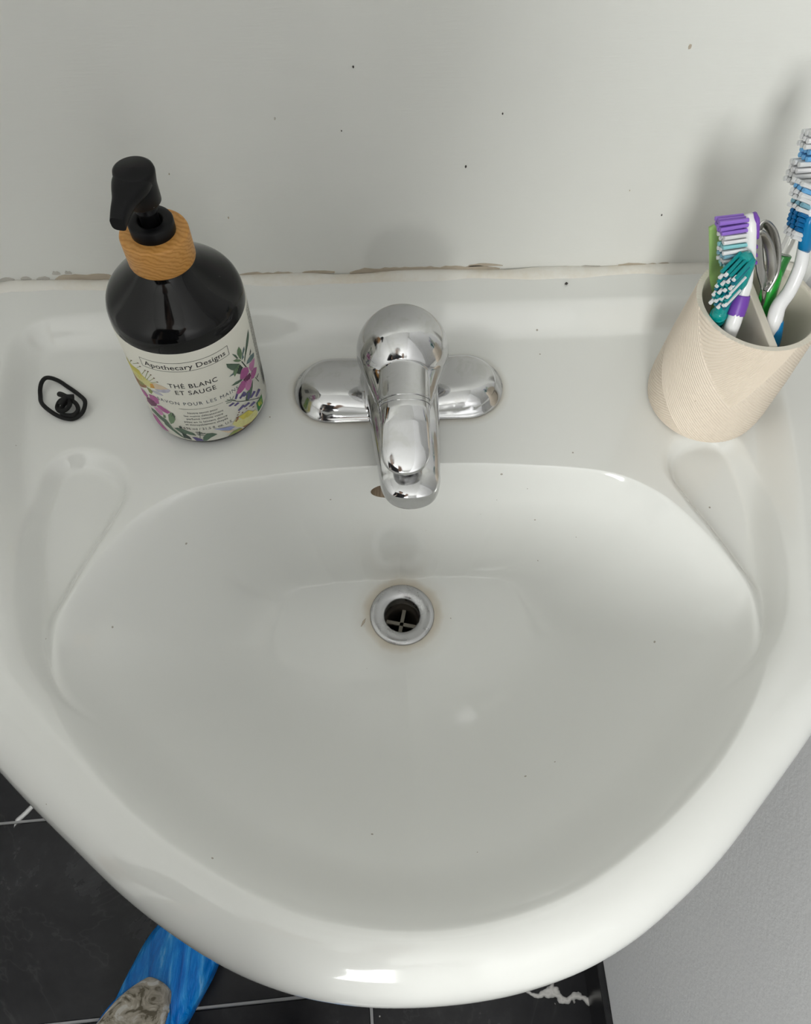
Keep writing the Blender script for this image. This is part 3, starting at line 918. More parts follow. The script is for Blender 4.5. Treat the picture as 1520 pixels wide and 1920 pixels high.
LABEL_ART = [
  ('yellow', [(-496,764),(-473,732),(-424,734),(-382,747),(-353,743),(-350,711),(-324,691),(-307,686),(-342,644),(-402,630),(-468,631),(-538,628),(-538,685)]),
  ('cream_yellow', [(-538,667),(-445,670),(-360,687),(-295,682),(-265,655),(-268,618),(-311,597),(-362,594),(-436,588),(-512,593)]),
  ('brown', [(-512,593),(-451,585),(-399,587),(-346,595),(-360,561),(-467,481),(-538,483)]),
  ('olive', [(-429,589),(-385,605),(-366,597),(-396,554),(-444,522),(-454,535)]),
  ('orange', [(-296,653),(-271,663),(-267,622),(-310,601)]),
  ('peach', [(-285,671),(-239,685),(-194,676),(-162,655),(-193,639),(-242,621),(-268,618),(-265,655)]),
  ('lilac', [(-272,608),(-213,637),(-158,656),(-148,644),(-172,617),(-207,602),(-251,593)]),
  ('lilac', [(-307,582),(-269,589),(-230,580),(-219,567),(-245,558),(-284,556),(-303,568)]),
  ('olive', [(-353,579),(-317,582),(-303,562),(-330,519),(-349,523)]),
  ('olive', [(-404,773),(-330,835),(-328,832),(-400,772)]),
  ('maroon', [(-333,837),(-318,841),(-325,830),(-338,827)]),
  ('olive', [(-370,762),(-322,808),(-319,806),(-367,761)]),
  ('maroon', [(-325,811),(-310,814),(-316,803),(-329,801)]),
  ('olive', [(-343,717),(-288,792),(-285,789),(-340,714)]),
  ('maroon', [(-290,795),(-277,796),(-283,786),(-294,786)]),
  ('olive', [(-324,691),(-266,794),(-264,790),(-321,689)]),
  ('maroon', [(-268,797),(-256,797),(-261,787),(-272,788)]),
  ('olive', [(-313,682),(-254,767),(-252,764),(-311,679)]),
  ('maroon', [(-256,770),(-244,770),(-249,761),(-260,762)]),
  ('olive', [(-289,686),(-237,742),(-235,739),(-287,683)]),
  ('maroon', [(-240,746),(-228,744),(-233,735),(-243,737)]),
  ('olive', [(-285,671),(-223,709),(-221,706),(-283,668)]),
  ('maroon', [(-225,713),(-214,711),(-219,702),(-229,705)]),
  ('olive', [(-447,751),(-407,803),(-402,802),(-441,752)]),
  ('maroon', [(-411,803),(-388,816),(-398,801),(-419,790)]),
  ('magenta', [(-471,468),(-412,481),(-388,454),(-417,402),(-455,396),(-482,417)]),
  ('magenta', [(-367,490),(-312,514),(-280,499),(-292,437),(-334,413),(-376,427)]),
  ('plum', [(-431,402),(-356,451),(-316,419),(-343,374),(-410,322),(-456,327)]),
  ('magenta', [(-336,392),(-288,421),(-244,403),(-220,383),(-251,352),(-290,356),(-321,379)]),
  ('pink', [(-379,338),(-324,370),(-299,344),(-295,311),(-329,283),(-358,304)]),
  ('magenta', [(-468,178),(-406,202),(-375,145),(-333,106),(-317,91),(-380,72),(-438,89),(-485,112)]),
  ('leaf', [(-440,272),(-386,293),(-340,268),(-293,257),(-279,227),(-258,173),(-270,166),(-332,202),(-391,223),(-445,235)]),
  ('leaf', [(-332,215),(-290,193),(-241,156),(-202,107),(-178,81),(-213,95),(-265,135),(-326,173)]),
  ('leaf_light', [(-249,343),(-215,386),(-197,362),(-203,308),(-230,256),(-261,225),(-267,268)]),
  ('leaf_dark', [(-227,374),(-203,384),(-194,350),(-204,320),(-225,337)]),
  ('leaf_light', [(-303,309),(-278,319),(-285,282),(-310,265)]),
  ('leaf', [(-245,188),(-210,206),(-171,194),(-150,180),(-172,126),(-207,153)]),
  ('leaf_dark', [(-199,231),(-180,241),(-175,213),(-197,204)]),
  ('leaf', [(-237,192),(-174,206),(-109,174),(-92,141),(-139,148),(-200,169)]),
  ('leaf_dark', [(-200,169),(-146,118),(-137,85),(-193,95)]),
  ('leaf', [(-48,127),(-17,164),(22,161),(52,136),(4,111),(-35,76),(-59,78)]),
  ('violet', [(-129,122),(-97,119),(-62,99),(-52,73),(-107,76)]),
  ('leaf_dark', [(-89,189),(-44,182),(-46,175),(-91,182)]),
  ('leaf_dark', [(-86,169),(-23,172),(-24,165),(-88,162)]),
  ('leaf_dark', [(-81,155),(-35,150),(-37,144),(-83,148)]),
  ('leaf_dark', [(-61,196),(-57,196),(-71,113),(-75,113)]),
  ('leaf', [(531,835),(519,788),(489,758),(452,726),(421,694),(397,652),(397,679),(433,740),(470,797),(502,825)]),
  ('leaf_light', [(380,828),(393,788),(393,750),(370,713),(359,738),(350,786),(360,815)]),
  ('leaf', [(311,825),(337,792),(351,746),(339,751),(323,789)]),
  ('leaf_light', [(305,764),(333,753),(359,725),(370,700),(343,715),(317,742)]),
  ('leaf_blue', [(428,780),(428,752),(399,730),(402,701),(375,702),(390,740),(411,769)]),
  ('leaf_blue', [(530,609),(522,581),(465,592),(407,625),(431,642),(474,642)]),
  ('leaf_dark', [(494,686),(494,659),(470,647),(465,658)]),
  ('leaf', [(251,781),(289,750),(350,692),(320,677),(299,669),(272,703),(252,744)]),
  ('leaf_light', [(350,691),(319,650),(287,619),(282,658),(289,678),(318,685)]),
  ('leaf_dark', [(349,688),(370,633),(346,624),(333,602),(304,638),(327,656)]),
  ('leaf_blue', [(244,653),(265,662),(285,661),(281,645)]),
  ('leaf', [(243,564),(281,569),(334,553),(337,536),(298,539),(260,553)]),
  ('leaf_dark', [(366,698),(378,686),(405,603),(394,608)]),
  ('leaf', [(439,438),(415,379),(372,307),(342,310),(320,333),(349,393),(379,390)]),
  ('leaf_dark', [(472,418),(509,329),(502,331),(466,418)]),
  ('leaf_dark', [(484,401),(527,393),(531,384),(490,385)]),
  ('magenta', [(346,624),(375,625),(417,586),(416,542),(387,532),(343,536),(322,558),(330,591)]),
  ('pink', [(423,563),(439,594),(485,582),(523,563),(504,533),(480,512),(437,519)]),
  ('magenta', [(434,509),(478,508),(523,465),(494,439),(449,434),(416,457)]),
  ('pink', [(343,451),(360,490),(406,483),(425,440),(403,399),(364,392),(348,416)]),
  ('magenta', [(264,467),(296,505),(328,530),(366,512),(373,483),(343,451),(306,438),(276,444)]),
  ('plum', [(342,531),(380,533),(420,524),(427,488),(405,477),(360,490)]),
  ('leaf_dark', [(208,441),(276,366),(368,289),(465,197),(463,193),(366,284),(275,359),(207,435)]),
  ('leaf', [(172,453),(208,438),(207,432),(172,447)]),
  ('leaf', [(175,429),(215,421),(214,415),(175,423)]),
  ('leaf', [(187,465),(212,434),(212,428),(187,458)]),
  ('leaf', [(210,473),(214,470),(218,429),(214,432)]),
  ('leaf', [(239,459),(243,456),(221,427),(217,431)]),
  ('leaf', [(227,429),(244,407),(244,400),(227,423)]),
  ('violet', [(263,464),(276,444),(252,408),(240,422)]),
  ('violet', [(323,428),(338,405),(285,384),(273,400)]),
  ('violet', [(361,380),(377,354),(349,311),(335,330)]),
  ('violet', [(415,334),(435,303),(376,296),(361,317)]),
  ('violet', [(474,285),(500,247),(433,243),(416,269)]),
  ('violet', [(221,401),(234,383),(194,378),(183,391)]),
  ('violet', [(255,375),(268,355),(231,351),(220,365)]),
  ('violet', [(289,312),(303,290),(250,280),(238,295)]),
  ('violet', [(338,292),(354,266),(298,272),(285,290)]),
  ('violet', [(388,243),(406,214),(357,224),(342,245)]),
  ('violet', [(336,399),(352,375),(316,376),(303,393)]),
  ('cream_yellow', [(172,188),(211,221),(259,177),(307,160),(381,157),(403,106),(384,72),(315,77),(252,85),(198,134)]),
  ('yellow', [(229,228),(269,223),(320,218),(364,153),(305,154),(258,170)]),
  ('brown', [(198,199),(218,230),(235,231),(223,202),(204,190)]),
  ('brown', [(232,104),(303,83),(358,70),(312,64),(254,67)]),
  ('lilac_blue', [(38,203),(92,191),(158,173),(184,145),(145,134),(97,164)]),
  ('peach', [(78,166),(140,133),(183,113),(131,110)]),
  ('olive', [(119,76),(167,110),(215,104),(234,86),(181,74),(137,64)]),
  ('orange', [(132,64),(175,70),(228,87),(236,67),(187,52)]),
  ('maroon', [(222,255),(236,256),(236,247),(224,246)]),
  ('maroon', [(261,247),(275,246),(276,237),(263,238)]),
  ('maroon', [(300,255),(316,251),(316,243),(302,245)]),
  ('maroon', [(333,248),(349,242),(350,233),(335,238)]),
  ('maroon', [(361,209),(378,201),(379,192),(363,199)]),
  ('maroon', [(237,273),(251,273),(252,264),(239,264)]),
  ('maroon', [(212,232),(225,233),(226,225),(213,223)]),
  ('badge_green', [(501,191),(491,101),(408,97),(410,194)]),
  ('badge_yellow', [(485,164),(477,111),(439,126),(425,152),(426,182)]),
]
for i, (c, pts) in enumerate(LABEL_ART):
    P = [(a * 1e-4, b * 1e-4) for a, b in pts]
    P = [(a, min(max(b, .0078), .0995)) for a, b in P]
    V_, F_ = flat_to_label(P, [tuple(range(len(P)))], .00012 + i * 1.5e-6)
    mk(ART_NAME.get(c, 'printed_leaf'), V_, F_, art_mats[c], lab, smooth=False)

# collar and pump
prof = [(.0188, .1366), (.0194, .1370), (.0196, .1378), (.0196, .1545), (.0192, .1556), (.0184, .1560), (.0120, .1560)]
v, f = lathe(prof, 72); mk('wood_collar', v, f, m_wood, bot)
prof = [(.0126, .1555), (.0127, .1625), (.0122, .1634), (.0078, .1636), (.0070, .1630), (.0068, .1590), (.0050, .1585)]
v, f = lathe(prof, 56); mk('pump_ring', v, f, m_pump, bot)
prof = [(.0054, .158), (.0054, .1690), (.0058, .1694), (.0058, .1705), (.0050, .1712), (.0047, .182)]
v, f = lathe(prof, 32); mk('pump_stem', v, f, m_pump, bot)
ph = MB()
prof = [(.0050, .1752), (.0092, .1755), (.0097, .1762), (.0099, .1860), (.0105, .1900), (.0110, .1935), (.0106, .1952), (.0092, .1960), (.0001, .1964)]
v, f = lathe(prof, 56); ph.add(v, f)
# nozzle: wide flat beak drooping to a square tip, pointing towards the viewer and a little left
na = math.radians(-103.5)
dx, dy = math.cos(na), math.sin(na)
sx_, sy_ = -dy, dx
st = spline([(.000, .0102, .1870, .1957), (.007, .0098, .1862, .1956), (.013, .0080, .1858, .1950), (.019, .0058, .1850, .1936), (.0255, .0046, .1836, .1918), (.0305, .0040, .1815, .1890)], 5)
v = []; n = 24
for (d, w_, z0, z1) in st:
    for k in range(n):
        a = 2 * PI * k / n; c, s = math.cos(a), math.sin(a); sh = 3.2
        c = math.copysign(abs(c) ** (2 / sh), c); s = math.copysign(abs(s) ** (2 / sh), s)
        v.append((dx * d + sx_ * w_ * c, dy * d + sy_ * w_ * c, (z0 + z1) / 2 + (z1 - z0) / 2 * s))
f = []
for i in range(len(st) - 1):
    for k in range(n): f.append((i * n + k, i * n + (k + 1) % n, (i + 1) * n + (k + 1) % n, (i + 1) * n + k))
f.append(tuple((len(st) - 1) * n + k for k in range(n)))
ph.add(v, f)
ph.build('pump_head', m_pump, bot, sharp=math.radians(50))

# ================================================================== hair tie
tie = empty('hair_tie', (-.245, -.106, DECK))
tag(tie, 'thin black elastic hair tie with a knot, on the sink deck', 'hair tie')
def cord(name, pts, z, closed, r=.00155):
    P = spline([(x + .245, y + .106, zz) for (x, y), zz in zip(pts, z)], 6, closed)
    v, f = tube(P, r, 10, closed)
    return mk(name, v, f, m_elastic, tie)
outer = [(-.2633, -.0970), (-.2625, -.0918), (-.2602, -.0881), (-.2562, -.0875), (-.2505, -.0896), (-.2450, -.0936), (-.2393, -.0983), (-.2340, -.1035), (-.2292, -.1089), (-.2276, -.1130),
         (-.2283, -.1181), (-.2310, -.1215), (-.2355, -.1239), (-.2403, -.1239), (-.2453, -.1227), (-.2506, -.1197), (-.2567, -.1143), (-.2604, -.1090), (-.2625, -.1028)]
zz = [.0035 + .0018 * math.sin(i * .9) for i in range(len(outer))]
zz = [max(q, .0017) for q in zz]
cord('loop', outer, zz, True)
cord('small_loop', [(-.2373, -.1228), (-.2423, -.1213), (-.2452, -.1165), (-.2412, -.1104), (-.2376, -.1100), (-.2343, -.1127), (-.2327, -.1169), (-.2340, -.1212)], [.0045, .0040, .0036, .0045, .0050, .0045, .0036, .0040], True)
cord('small_loop', [(-.2442, -.1092), (-.2468, -.1107), (-.2481, -.1142), (-.2466, -.1173), (-.2435, -.1190), (-.2403, -.1186), (-.2383, -.1161), (-.2380, -.1126), (-.2406, -.1089)], [.0060, .0050, .0036, .0036, .0050, .0060, .0065, .0068, .0065], True, .0016)
cord('knot_end', [(-.2482, -.1026), (-.2448, -.1051), (-.2407, -.1084), (-.2374, -.1085), (-.2356, -.1081)], [.0040, .0060, .0078, .0078, .0072], False, .0020)
cord('knot_end', [(-.2441, -.1154), (-.2424, -.1129), (-.2408, -.1095)], [.0075, .0085, .0085], False, .0019)

# ================================================================== toothbrush cup
CX, CY = .2328, -.1268
cup = empty('toothbrush_cup', (CX, CY, DECK + .0003))
tag(cup, 'cream ribbed stoneware cup with a divider, holding toothbrushes', 'cup')
H = .103
NAc, NH = 840, 330
hs = np.linspace(0, 1, NH)
hs = H * (0.12 * hs ** 2 + .88 * hs)
rad = np.interp(hs * 1000, [0, .6, 2, 4, 8, 14, 22, 60, 103], [34.5, 37.0, 39.4, 40.6, 41.7, 42.4, 42.7, 41.9, 39.8]) / 1000
th = np.linspace(0, 360, NAc, endpoint=False)
T2, H2 = np.meshgrid(th, hs * 1000)
tt = np.mod(T2 + 205, 180) - 205                        # the pattern repeats on the other side
b1 = 105 - .725 * (tt + 180)
b2 = 48.5 - .60 * (tt + 196)
cA = H2 - .013 * (tt + 160) ** 2 * np.where(tt > -160, 1, -.2)
inA = (cA > 0) & (H2 > b1)
inC = (H2 < b2)
def ribs(c, pitch):
    u = np.abs(np.mod(c / pitch, 1) * 2 - 1)
    return np.sqrt(np.clip(1 - (1 - u) ** 2, 0, 1))      # rounded crests, narrow grooves
gA = ribs(cA, 2.9); gB = ribs(H2 + .66 * (tt + 180), 2.35); gC = ribs(H2 - .42 * (tt + 180), 2.5)
disp = np.where(inA, gA * 1.0 - .80, np.where(inC, gC * 1.0 - .75, gB * .85 - .40)) / 1000
fade = smoothstep(0, 5, H2)
RR = rad[:, None] + disp * fade
V = np.stack([RR * np.cos(np.radians(T2)), RR * np.sin(np.radians(T2)), H2 / 1000], -1).reshape(-1, 3)
ii, kk = np.meshgrid(np.arange(NH - 1), np.arange(NAc), indexing='ij'); k2 = (kk + 1) % NAc
F = np.stack([ii * NAc + kk, ii * NAc + k2, (ii + 1) * NAc + k2, (ii + 1) * NAc + kk], -1).reshape(-1, 4)
mbs = MB(); mbs.v = [tuple(q) for q in V.tolist()]; mbs.f = [tuple(q) for q in F.tolist()]; mbs.m = [0] * len(mbs.f)
# flat rim joins the ribbed edge
base0 = (NH - 1) * NAc
inner = [(.0362, H - .0004), (.0358, H - .002), (.0355, .012), (.0335, .006), (.030, .0045)]
nb = len(mbs.v)
mbs.v += [(.0366 * math.cos(math.radians(a)), .0366 * math.sin(math.radians(a)), H) for a in th]
for k in range(NAc): mbs.f.append((base0 + k, base0 + (k + 1) % NAc, nb + (k + 1) % NAc, nb + k)); mbs.m.append(1)
v, f = lathe([(.0366, H)] + inner, 96); mbs.add(v, f, 1)
v, f = lathe_capped([(.0300, .0045), (.0299, .0044)], 96); mbs.add(v, f, 1)
v, f = lathe_capped([(.0345, .0), (.0344, .0001)], 96); mbs.add(v, f, 0)
mbs.build('ribbed_body', [m_cup, m_cup_in], cup, sharp=math.radians(60))
dv = MB().box((-.0036, -.0357, .0046), (.0016, .0357, H - .0006)).build('divider', m_cup_in, cup, smooth=False)
bv = dv.modifiers.new('bevel', 'BEVEL'); bv.width = .0007; bv.segments = 2

# ------------------------------------------------------------------ brushes
def handle(name, pts, rads, m, parent, upv=(0, 0, 1), n=6, shape=2.2, seg=14):
    P = spline(pts, n); Rr = spline([r if isinstance(r, (tuple, list)) else (r, r) for r in rads], n)
    v, f = tube(P, [tuple(q) for q in Rr], seg, upv=upv, shape=shape)
    o = mk(name, v, f, m)
    return world_to(parent, o)

def bristles(parent, p0, p1, direction, length, rows, across, spread, seq, r=.00105, splay=0.0, face=None):
    """tufts standing on a head from p0 to p1; seq: list of (material, part name, length factor) per row"""
    p0, p1 = Vector(p0), Vector(p1); d = Vector(direction).normalized()
    ax = (p1 - p0).normalized(); side = ax.cross(d).normalized()
    bins = {}
    for i in range(rows):
        m, nm, lf = seq[i % len(seq)]
        c = p0.lerp(p1, i / (rows - 1))
        for j in range(across):
            q = c + side * spread * ((j - (across - 1) / 2) / max(1, (across - 1) / 2) if across > 1 else 0)
            dd = (d + ax * splay * (i / (rows - 1) - .5) + side * random.uniform(-.03, .03) + ax * random.uniform(-.03, .03)).normalized()
            L_ = length * lf * random.uniform(.97, 1.03)
            v, f = tube([q, q + dd * L_ * .5, q + dd * L_], [r, r * 1.02, r * 1.08], 7)
            bins.setdefault((nm, m.name), (MB(), m))[0].add(v, f)
    for (nm, _), (mb_, m) in bins.items():
        tag(world_to(parent, mb_.build(nm, m, sharp=math.radians(50))), kind='stuff')

def slab(name, p0, p1, nrm, w, t, m, parent, off=0.0, n=9, shape=3.0, tip=.22):
    """rounded flat head from p0 to p1; nrm = bristle direction"""
    p0, p1 = Vector(p0), Vector(p1); d = Vector(nrm).normalized()
    ax = (p1 - p0).normalized(); d = (d - ax * d.dot(ax)).normalized()
    P = [p0.lerp(p1, i / (n - 1)) + d * off for i in range(n)]
    R_ = [(w * k, t * (.6 + .4 * k)) for k in [math.sqrt(max(1 - (1 - min(min(i, n - 1 - i) / (n - 1) / tip, 1)) ** 2, .05)) for i in range(n)]]
    v, f = tube(P, R_, 16, upv=d, shape=shape)
    return world_to(parent, mk(name, v, f, m))

# purple and white brush
tb = empty('toothbrush', (.2200, -.1460, .8655))
tag(tb, 'white toothbrush with purple back and purple, white and aqua bristles', 'toothbrush', 'toothbrushes in the cup')
pts = [(.2200, -.1460, .8675), (.2135, -.1445, .930), (.2115, -.143, .9603), (.2127, -.136, .9727), (.2140, -.130, .9823), (.2133, -.1268, .9900), (.2117, -.124, .996)]
handle('handle', pts, [(.0042, .0042), (.0047, .0047), (.0046, .0046), (.0044, .0044), (.0042, .0040), (.0040, .0032), (.0040, .0028)], m_pwhite, tb, upv=(1, 0, 0))
handle('grip_band', [(.2121, -.1395, .9670), (.2127, -.136, .9727), (.2133, -.133, .9775)], [.0052, .0055, .0050], m_purple, tb)
handle('grip_strip', [(.2230, -.1435, .890), (.2170, -.1420, .930), (.2145, -.1405, .955), (.2150, -.138, .966)], [.0022, .0030, .0030, .0020], m_purple, tb)
h0, h1 = Vector((.2129, -.1255, .992)), Vector((.2035, -.1145, 1.0225))
bd = (-1, -.06, -.10)
slab('head', h0, h1, bd, .0062, .0032, m_pwhite, tb)
slab('back_strip', h0.lerp(h1, .52), h0.lerp(h1, 1.0), bd, .0056, .0016, m_purple, tb, off=-.0030)
for k_ in (.08, .22, .38): slab('back_rib', h0.lerp(h1, k_), h0.lerp(h1, k_ + .07), bd, .0045, .0012, m_purple, tb, off=-.0031, n=5)
seq = [(m_purple, 'dark_bristles', .62), (m_aqua_b, 'aqua_bristles', .92), (m_clear_b, 'frosted_bristles', .96), (m_bluegrey_b, 'blue_grey_bristles', .95), (m_white_b, 'white_bristles', .98),
       (m_aqua_b, 'aqua_bristles', .93), (m_white_b, 'white_bristles', .90), (m_clear_b, 'frosted_bristles', .95), (m_purple_b, 'purple_bristles', .98), (m_purple_b, 'purple_bristles', 1.06), (m_purple_b, 'purple_bristles', 1.08)]
bristles(tb, h0.lerp(h1, .06) + Vector(bd) * .002, h0.lerp(h1, .95) + Vector(bd) * .002, bd, .0155, 11, 3, .0036, seq, r=.00122)

# teal brush
tb = empty('toothbrush', (.2245, -.1120, .8655))
tag(tb, 'teal translucent toothbrush with teal bristles tipped white, head turned to viewer', 'toothbrush', 'toothbrushes in the cup')
pts = [(.2225, -.1140, .8675), (.2120, -.1270, .93), (.2040, -.1355, .962), (.2032, -.1362, .9680), (.2040, -.1350, .9750), (.2054, -.1335, .983)]
handle('handle', pts, [(.0046, .0046), (.0050, .0050), (.0050, .0050), (.0042, .0042), (.0036, .0036), (.0034, .0030)], m_teal, tb)
for q in ((.2060, -.1335, .954), (.2048, -.1346, .9585), (.2038, -.1357, .963)): handle('grip_ring', [Vector(q), Vector(q) + Vector((-.0009, -.0009, .0019))], [.0053, .0053], m_teal, tb)
h0, h1 = Vector((.2062, -.1328, .982)), Vector((.2047, -.1300, 1.0080))
bd = (-.72, -.60, -.36)
slab('head', h0, h1, bd, .0064, .0034, m_teal, tb)
seq = [(m_tealdk_b, 'deep_teal_bristles', 1.0), (m_teal_b, 'teal_bristles', .98), (m_teal_b, 'teal_bristles', 1.02)]
bristles(tb, h0.lerp(h1, .08), h0.lerp(h1, .92), bd, .0160, 8, 4, .0042, seq, r=.00118)
mbw = MB(); d_ = Vector(bd).normalized(); ax = (h1 - h0).normalized(); sd_ = ax.cross(d_).normalized()
for i in range(8):
    for j in range(4):
        if (i + j) % 2: continue
        q = h0.lerp(h1, .08 + .84 * i / 7) + sd_ * .0042 * ((j - 1.5) / 1.5) + d_ * .0160
        v, f = tube([q - d_ * .0022, q + d_ * .0010], [.00125, .00125], 7); mbw.add(v, f)
for i, j in ((1, 3), (4, 3)):
    q = h0.lerp(h1, .08 + .84 * i / 7) + sd_ * .0052 * (1 if j == 3 else -1)
    v, f = tube([q + d_ * .003, q + d_ * .0165], [.0009, .0009], 6); mbw.add(v, f)
tag(world_to(tb, mbw.build('white_bristle_tips', m_white_b, sharp=math.radians(50))), kind='stuff')

# pale green flat handle behind the purple bristles
tb = empty('tongue_scraper', (.2210, -.1220, .8655))
tag(tb, 'flat pale green plastic strip standing behind the purple bristles', 'plastic strip')
handle('strip', [(.2205, -.1215, .8675), (.2175, -.113, .93), (.2150, -.110, .9508), (.2082, -.106, .9683), (.2030, -.102, .9846), (.1968, -.098, 1.0019)],
       [(.0036, .0012), (.0036, .0012), (.0038, .0013), (.0048, .0014), (.0052, .0014), (.0050, .0013)], m_pgreen, tb, upv=(.25, -1, .35), shape=4)

# white and blue brush
tb = empty('toothbrush', (.2500, -.1520, .8655))
tag(tb, 'white toothbrush with blue rubber head back and white and blue bristles', 'toothbrush', 'toothbrushes in the cup')
pts = [(.2500, -.1500, .8675), (.2430, -.1450, .925), (.2406, -.140, .9568), (.2413, -.134, .9672), (.2468, -.128, .9747), (.2494, -.121, .9877), (.2473, -.1160, 1.0000), (.2455, -.1130, 1.008)]
handle('handle', pts, [(.0048, .0048), (.0052, .0052), (.0050, .0050), (.0047, .0047), (.0043, .0043), (.0041, .0041), (.0042, .0036), (.0042, .0030)], m_pwhite, tb)
handle('grip_pad', [(.2520, -.1500, .905), (.2470, -.1475, .930), (.2440, -.1440, .950), (.2432, -.1405, .961)], [.0030, .0042, .0042, .0024], m_blue, tb)
h0, h1 = Vector((.2455, -.1150, 1.002)), Vector((.2380, -.1055, 1.0345))
bd = (-1, -.05, .42)
slab('head', h0, h1, bd, .0064, .0030, m_pwhite, tb)
slab('rubber_back', h0.lerp(h1, -.16), h0.lerp(h1, .60), (-.55, .85, .2), .0058, .0036, m_blue, tb, off=-.0030)
seq = [(m_clear_b, 'frosted_bristles', .98), (m_clear_b, 'frosted_bristles', 1.0), (m_blue_b, 'blue_bristles', .86), (m_blue_b, 'blue_bristles', .86), (m_blue_b, 'blue_bristles', .84), (m_blue_b, 'blue_bristles', .80),
       (m_clear_b, 'frosted_bristles', .98), (m_bluegrey_b, 'blue_grey_bristles', .8), (m_clear_b, 'frosted_bristles', .98), (m_clear_b, 'frosted_bristles', .96), (m_skyblue_b, 'sky_blue_bristles', .8), (m_clear_b, 'frosted_bristles', .95)]
bristles(tb, h0.lerp(h1, .04), h0.lerp(h1, .96), bd, .0125, 12, 3, .0038, seq, r=.00125)

# green and clear brush, tallest of all
tb = empty('toothbrush', (.2520, -.1330, .8655))
tag(tb, 'tallest toothbrush, green grip and clear neck, frosted bristles at right edge', 'toothbrush', 'toothbrushes in the cup')
handle('grip', [(.2520, -.1330, .8675), (.2450, -.127, .93), (.2405, -.1205, .962), (.2410, -.115, .9735), (.2420, -.1105, .981)], [(.0048, .0048), (.0052, .0052), (.0052, .0052), (.0050, .0050), (.0034, .0034)], m_green, tb)
handle('grip_collar', [(.2425, -.1135, .974), (.2428, -.1105, .981), (.2435, -.1085, .986)], [.0044, .0048, .0050], m_greendk, tb)
handle('clear_neck', [(.2420, -.110, .980), (.2440, -.106, .9932), (.2454, -.101, 1.0051), (.2472, -.0935, 1.024)], [.0034, .0034, .0031, .0028], m_clear, tb)
h0, h1 = Vector((.2475, -.0918, 1.0275)), Vector((.2462, -.0830, 1.0530))
bd = (-1, -.05, -.02)
slab('head', h0, h1, bd, .0062, .0030, m_clear_b, tb)
seq = [(m_clear_b, 'frosted_bristles', 1.12), (m_clear_b, 'frosted_bristles', 1.10), (m_white_b, 'white_bristles', 1.06), (m_clear_b, 'frosted_bristles', 1.03), (m_skyblue_b, 'sky_blue_bristles', .78), (m_skyblue_b, 'sky_blue_bristles', .78),
       (m_clear_b, 'frosted_bristles', .98), (m_white_b, 'white_bristles', .95), (m_clear_b, 'frosted_bristles', .92)]
bristles(tb, h0.lerp(h1, .02), h0.lerp(h1, .97), bd, .0150, 9, 3, .0038, seq, r=.0014)

# nail scissors, finger loops up
sc_ = empty('nail_scissors', (.2400, -.1300, .8655))
tag(sc_, 'small steel scissors standing handles up beside the green grip', 'scissors')
def strip(name, pts, w, t, upv, closed=False):
    P = spline(pts, 6, closed); v, f = tube(P, (w, t) if not isinstance(w, list) else w, 10, closed, upv=upv, shape=4)
    return world_to(sc_, mk(name, v, f, m_steel, sharp=math.radians(60)))
strip('finger_loop', [(.2352, -.1215, .9692), (.2381, -.1170, .9791), (.2346, -.112, .9926), (.2283, -.108, 1.0036), (.2211, -.106, 1.0088), (.2195, -.108, 1.0038), (.2247, -.111, .9920), (.2300, -.116, .9793), (.2345, -.1205, .9705)], .0030, .0009, (.5, .4, -1))
strip('finger_loop', [(.2358, -.1190, .975), (.2338, -.117, .9845), (.2284, -.113, .9958), (.2214, -.111, 1.0036), (.2180, -.111, 1.0045), (.2225, -.113, .9939), (.2276, -.117, .9825), (.2345, -.1205, .9720)], .0030, .0009, (.5, .4, -1))
strip('blade', [(.2400, -.1300, .8680), (.2390, -.1270, .92), (.2378, -.1240, .955), (.2352, -.1215, .9692)], .0022, .0010, (1, 0, 0))
strip('blade', [(.2412, -.1280, .8680), (.2400, -.1255, .92), (.2384, -.1220, .957), (.2358, -.1190, .975)], .0022, .0010, (1, 0, 0))

# ================================================================== the photographer (only the covered shoe shows)
per_ = empty('person', (-.30, -.76, 0))
tag(per_, 'person in dark clothes, one blue covered shoe showing beside the sink', 'person')
def skin_body(name, pts, edges, m, root, sub=2):
    me = bpy.data.meshes.new(name)
    me.from_pydata([p[:3] for p in pts], edges, [])
    me.materials.append(m)
    o = bpy.data.objects.new(name, me); COL.objects.link(o)
    sk = o.modifiers.new('skin', 'SKIN'); sk.use_smooth_shade = True
    for i, p in enumerate(pts):
        d = me.skin_vertices[0].data[i]
        d.radius = p[3] if isinstance(p[3], tuple) else (p[3], p[3])
        d.use_root = (i == root)
    s_ = o.modifiers.new('subsurf', 'SUBSURF'); s_.levels = sub; s_.render_levels = sub
    return world_to(per_, o)
body = [(-.30, -.78, .95, (.13, .10)), (-.295, -.765, 1.10, (.125, .09)), (-.285, -.755, 1.27, (.145, .10)), (-.275, -.745, 1.40, (.12, .085)), (-.265, -.725, 1.50, .052), (-.255, -.705, 1.57, (.065, .075)), (-.245, -.690, 1.66, (.075, .088)), (-.245, -.692, 1.74, (.05, .06)),
        (-.385, -.755, .88, .080), (-.385, -.690, .50, .058), (-.396, -.622, .12, .038), (-.368, -.570, .045, .036), (-.315, -.472, .030, .030),
        (-.215, -.805, .88, .080), (-.205, -.800, .50, .058), (-.205, -.850, .12, .038), (-.180, -.790, .045, .036), (-.140, -.690, .030, .030),
        (-.140, -.795, 1.41, .058), (-.120, -.800, 1.10, .042), (-.060, -.660, 1.18, .032), (-.030, -.585, 1.255, .028), (-.022, -.558, 1.285, .024),
        (-.445, -.690, 1.41, .058), (-.490, -.720, 1.13, .042), (-.485, -.660, .90, .032), (-.482, -.640, .82, .028), (-.480, -.632, .76, .022)]
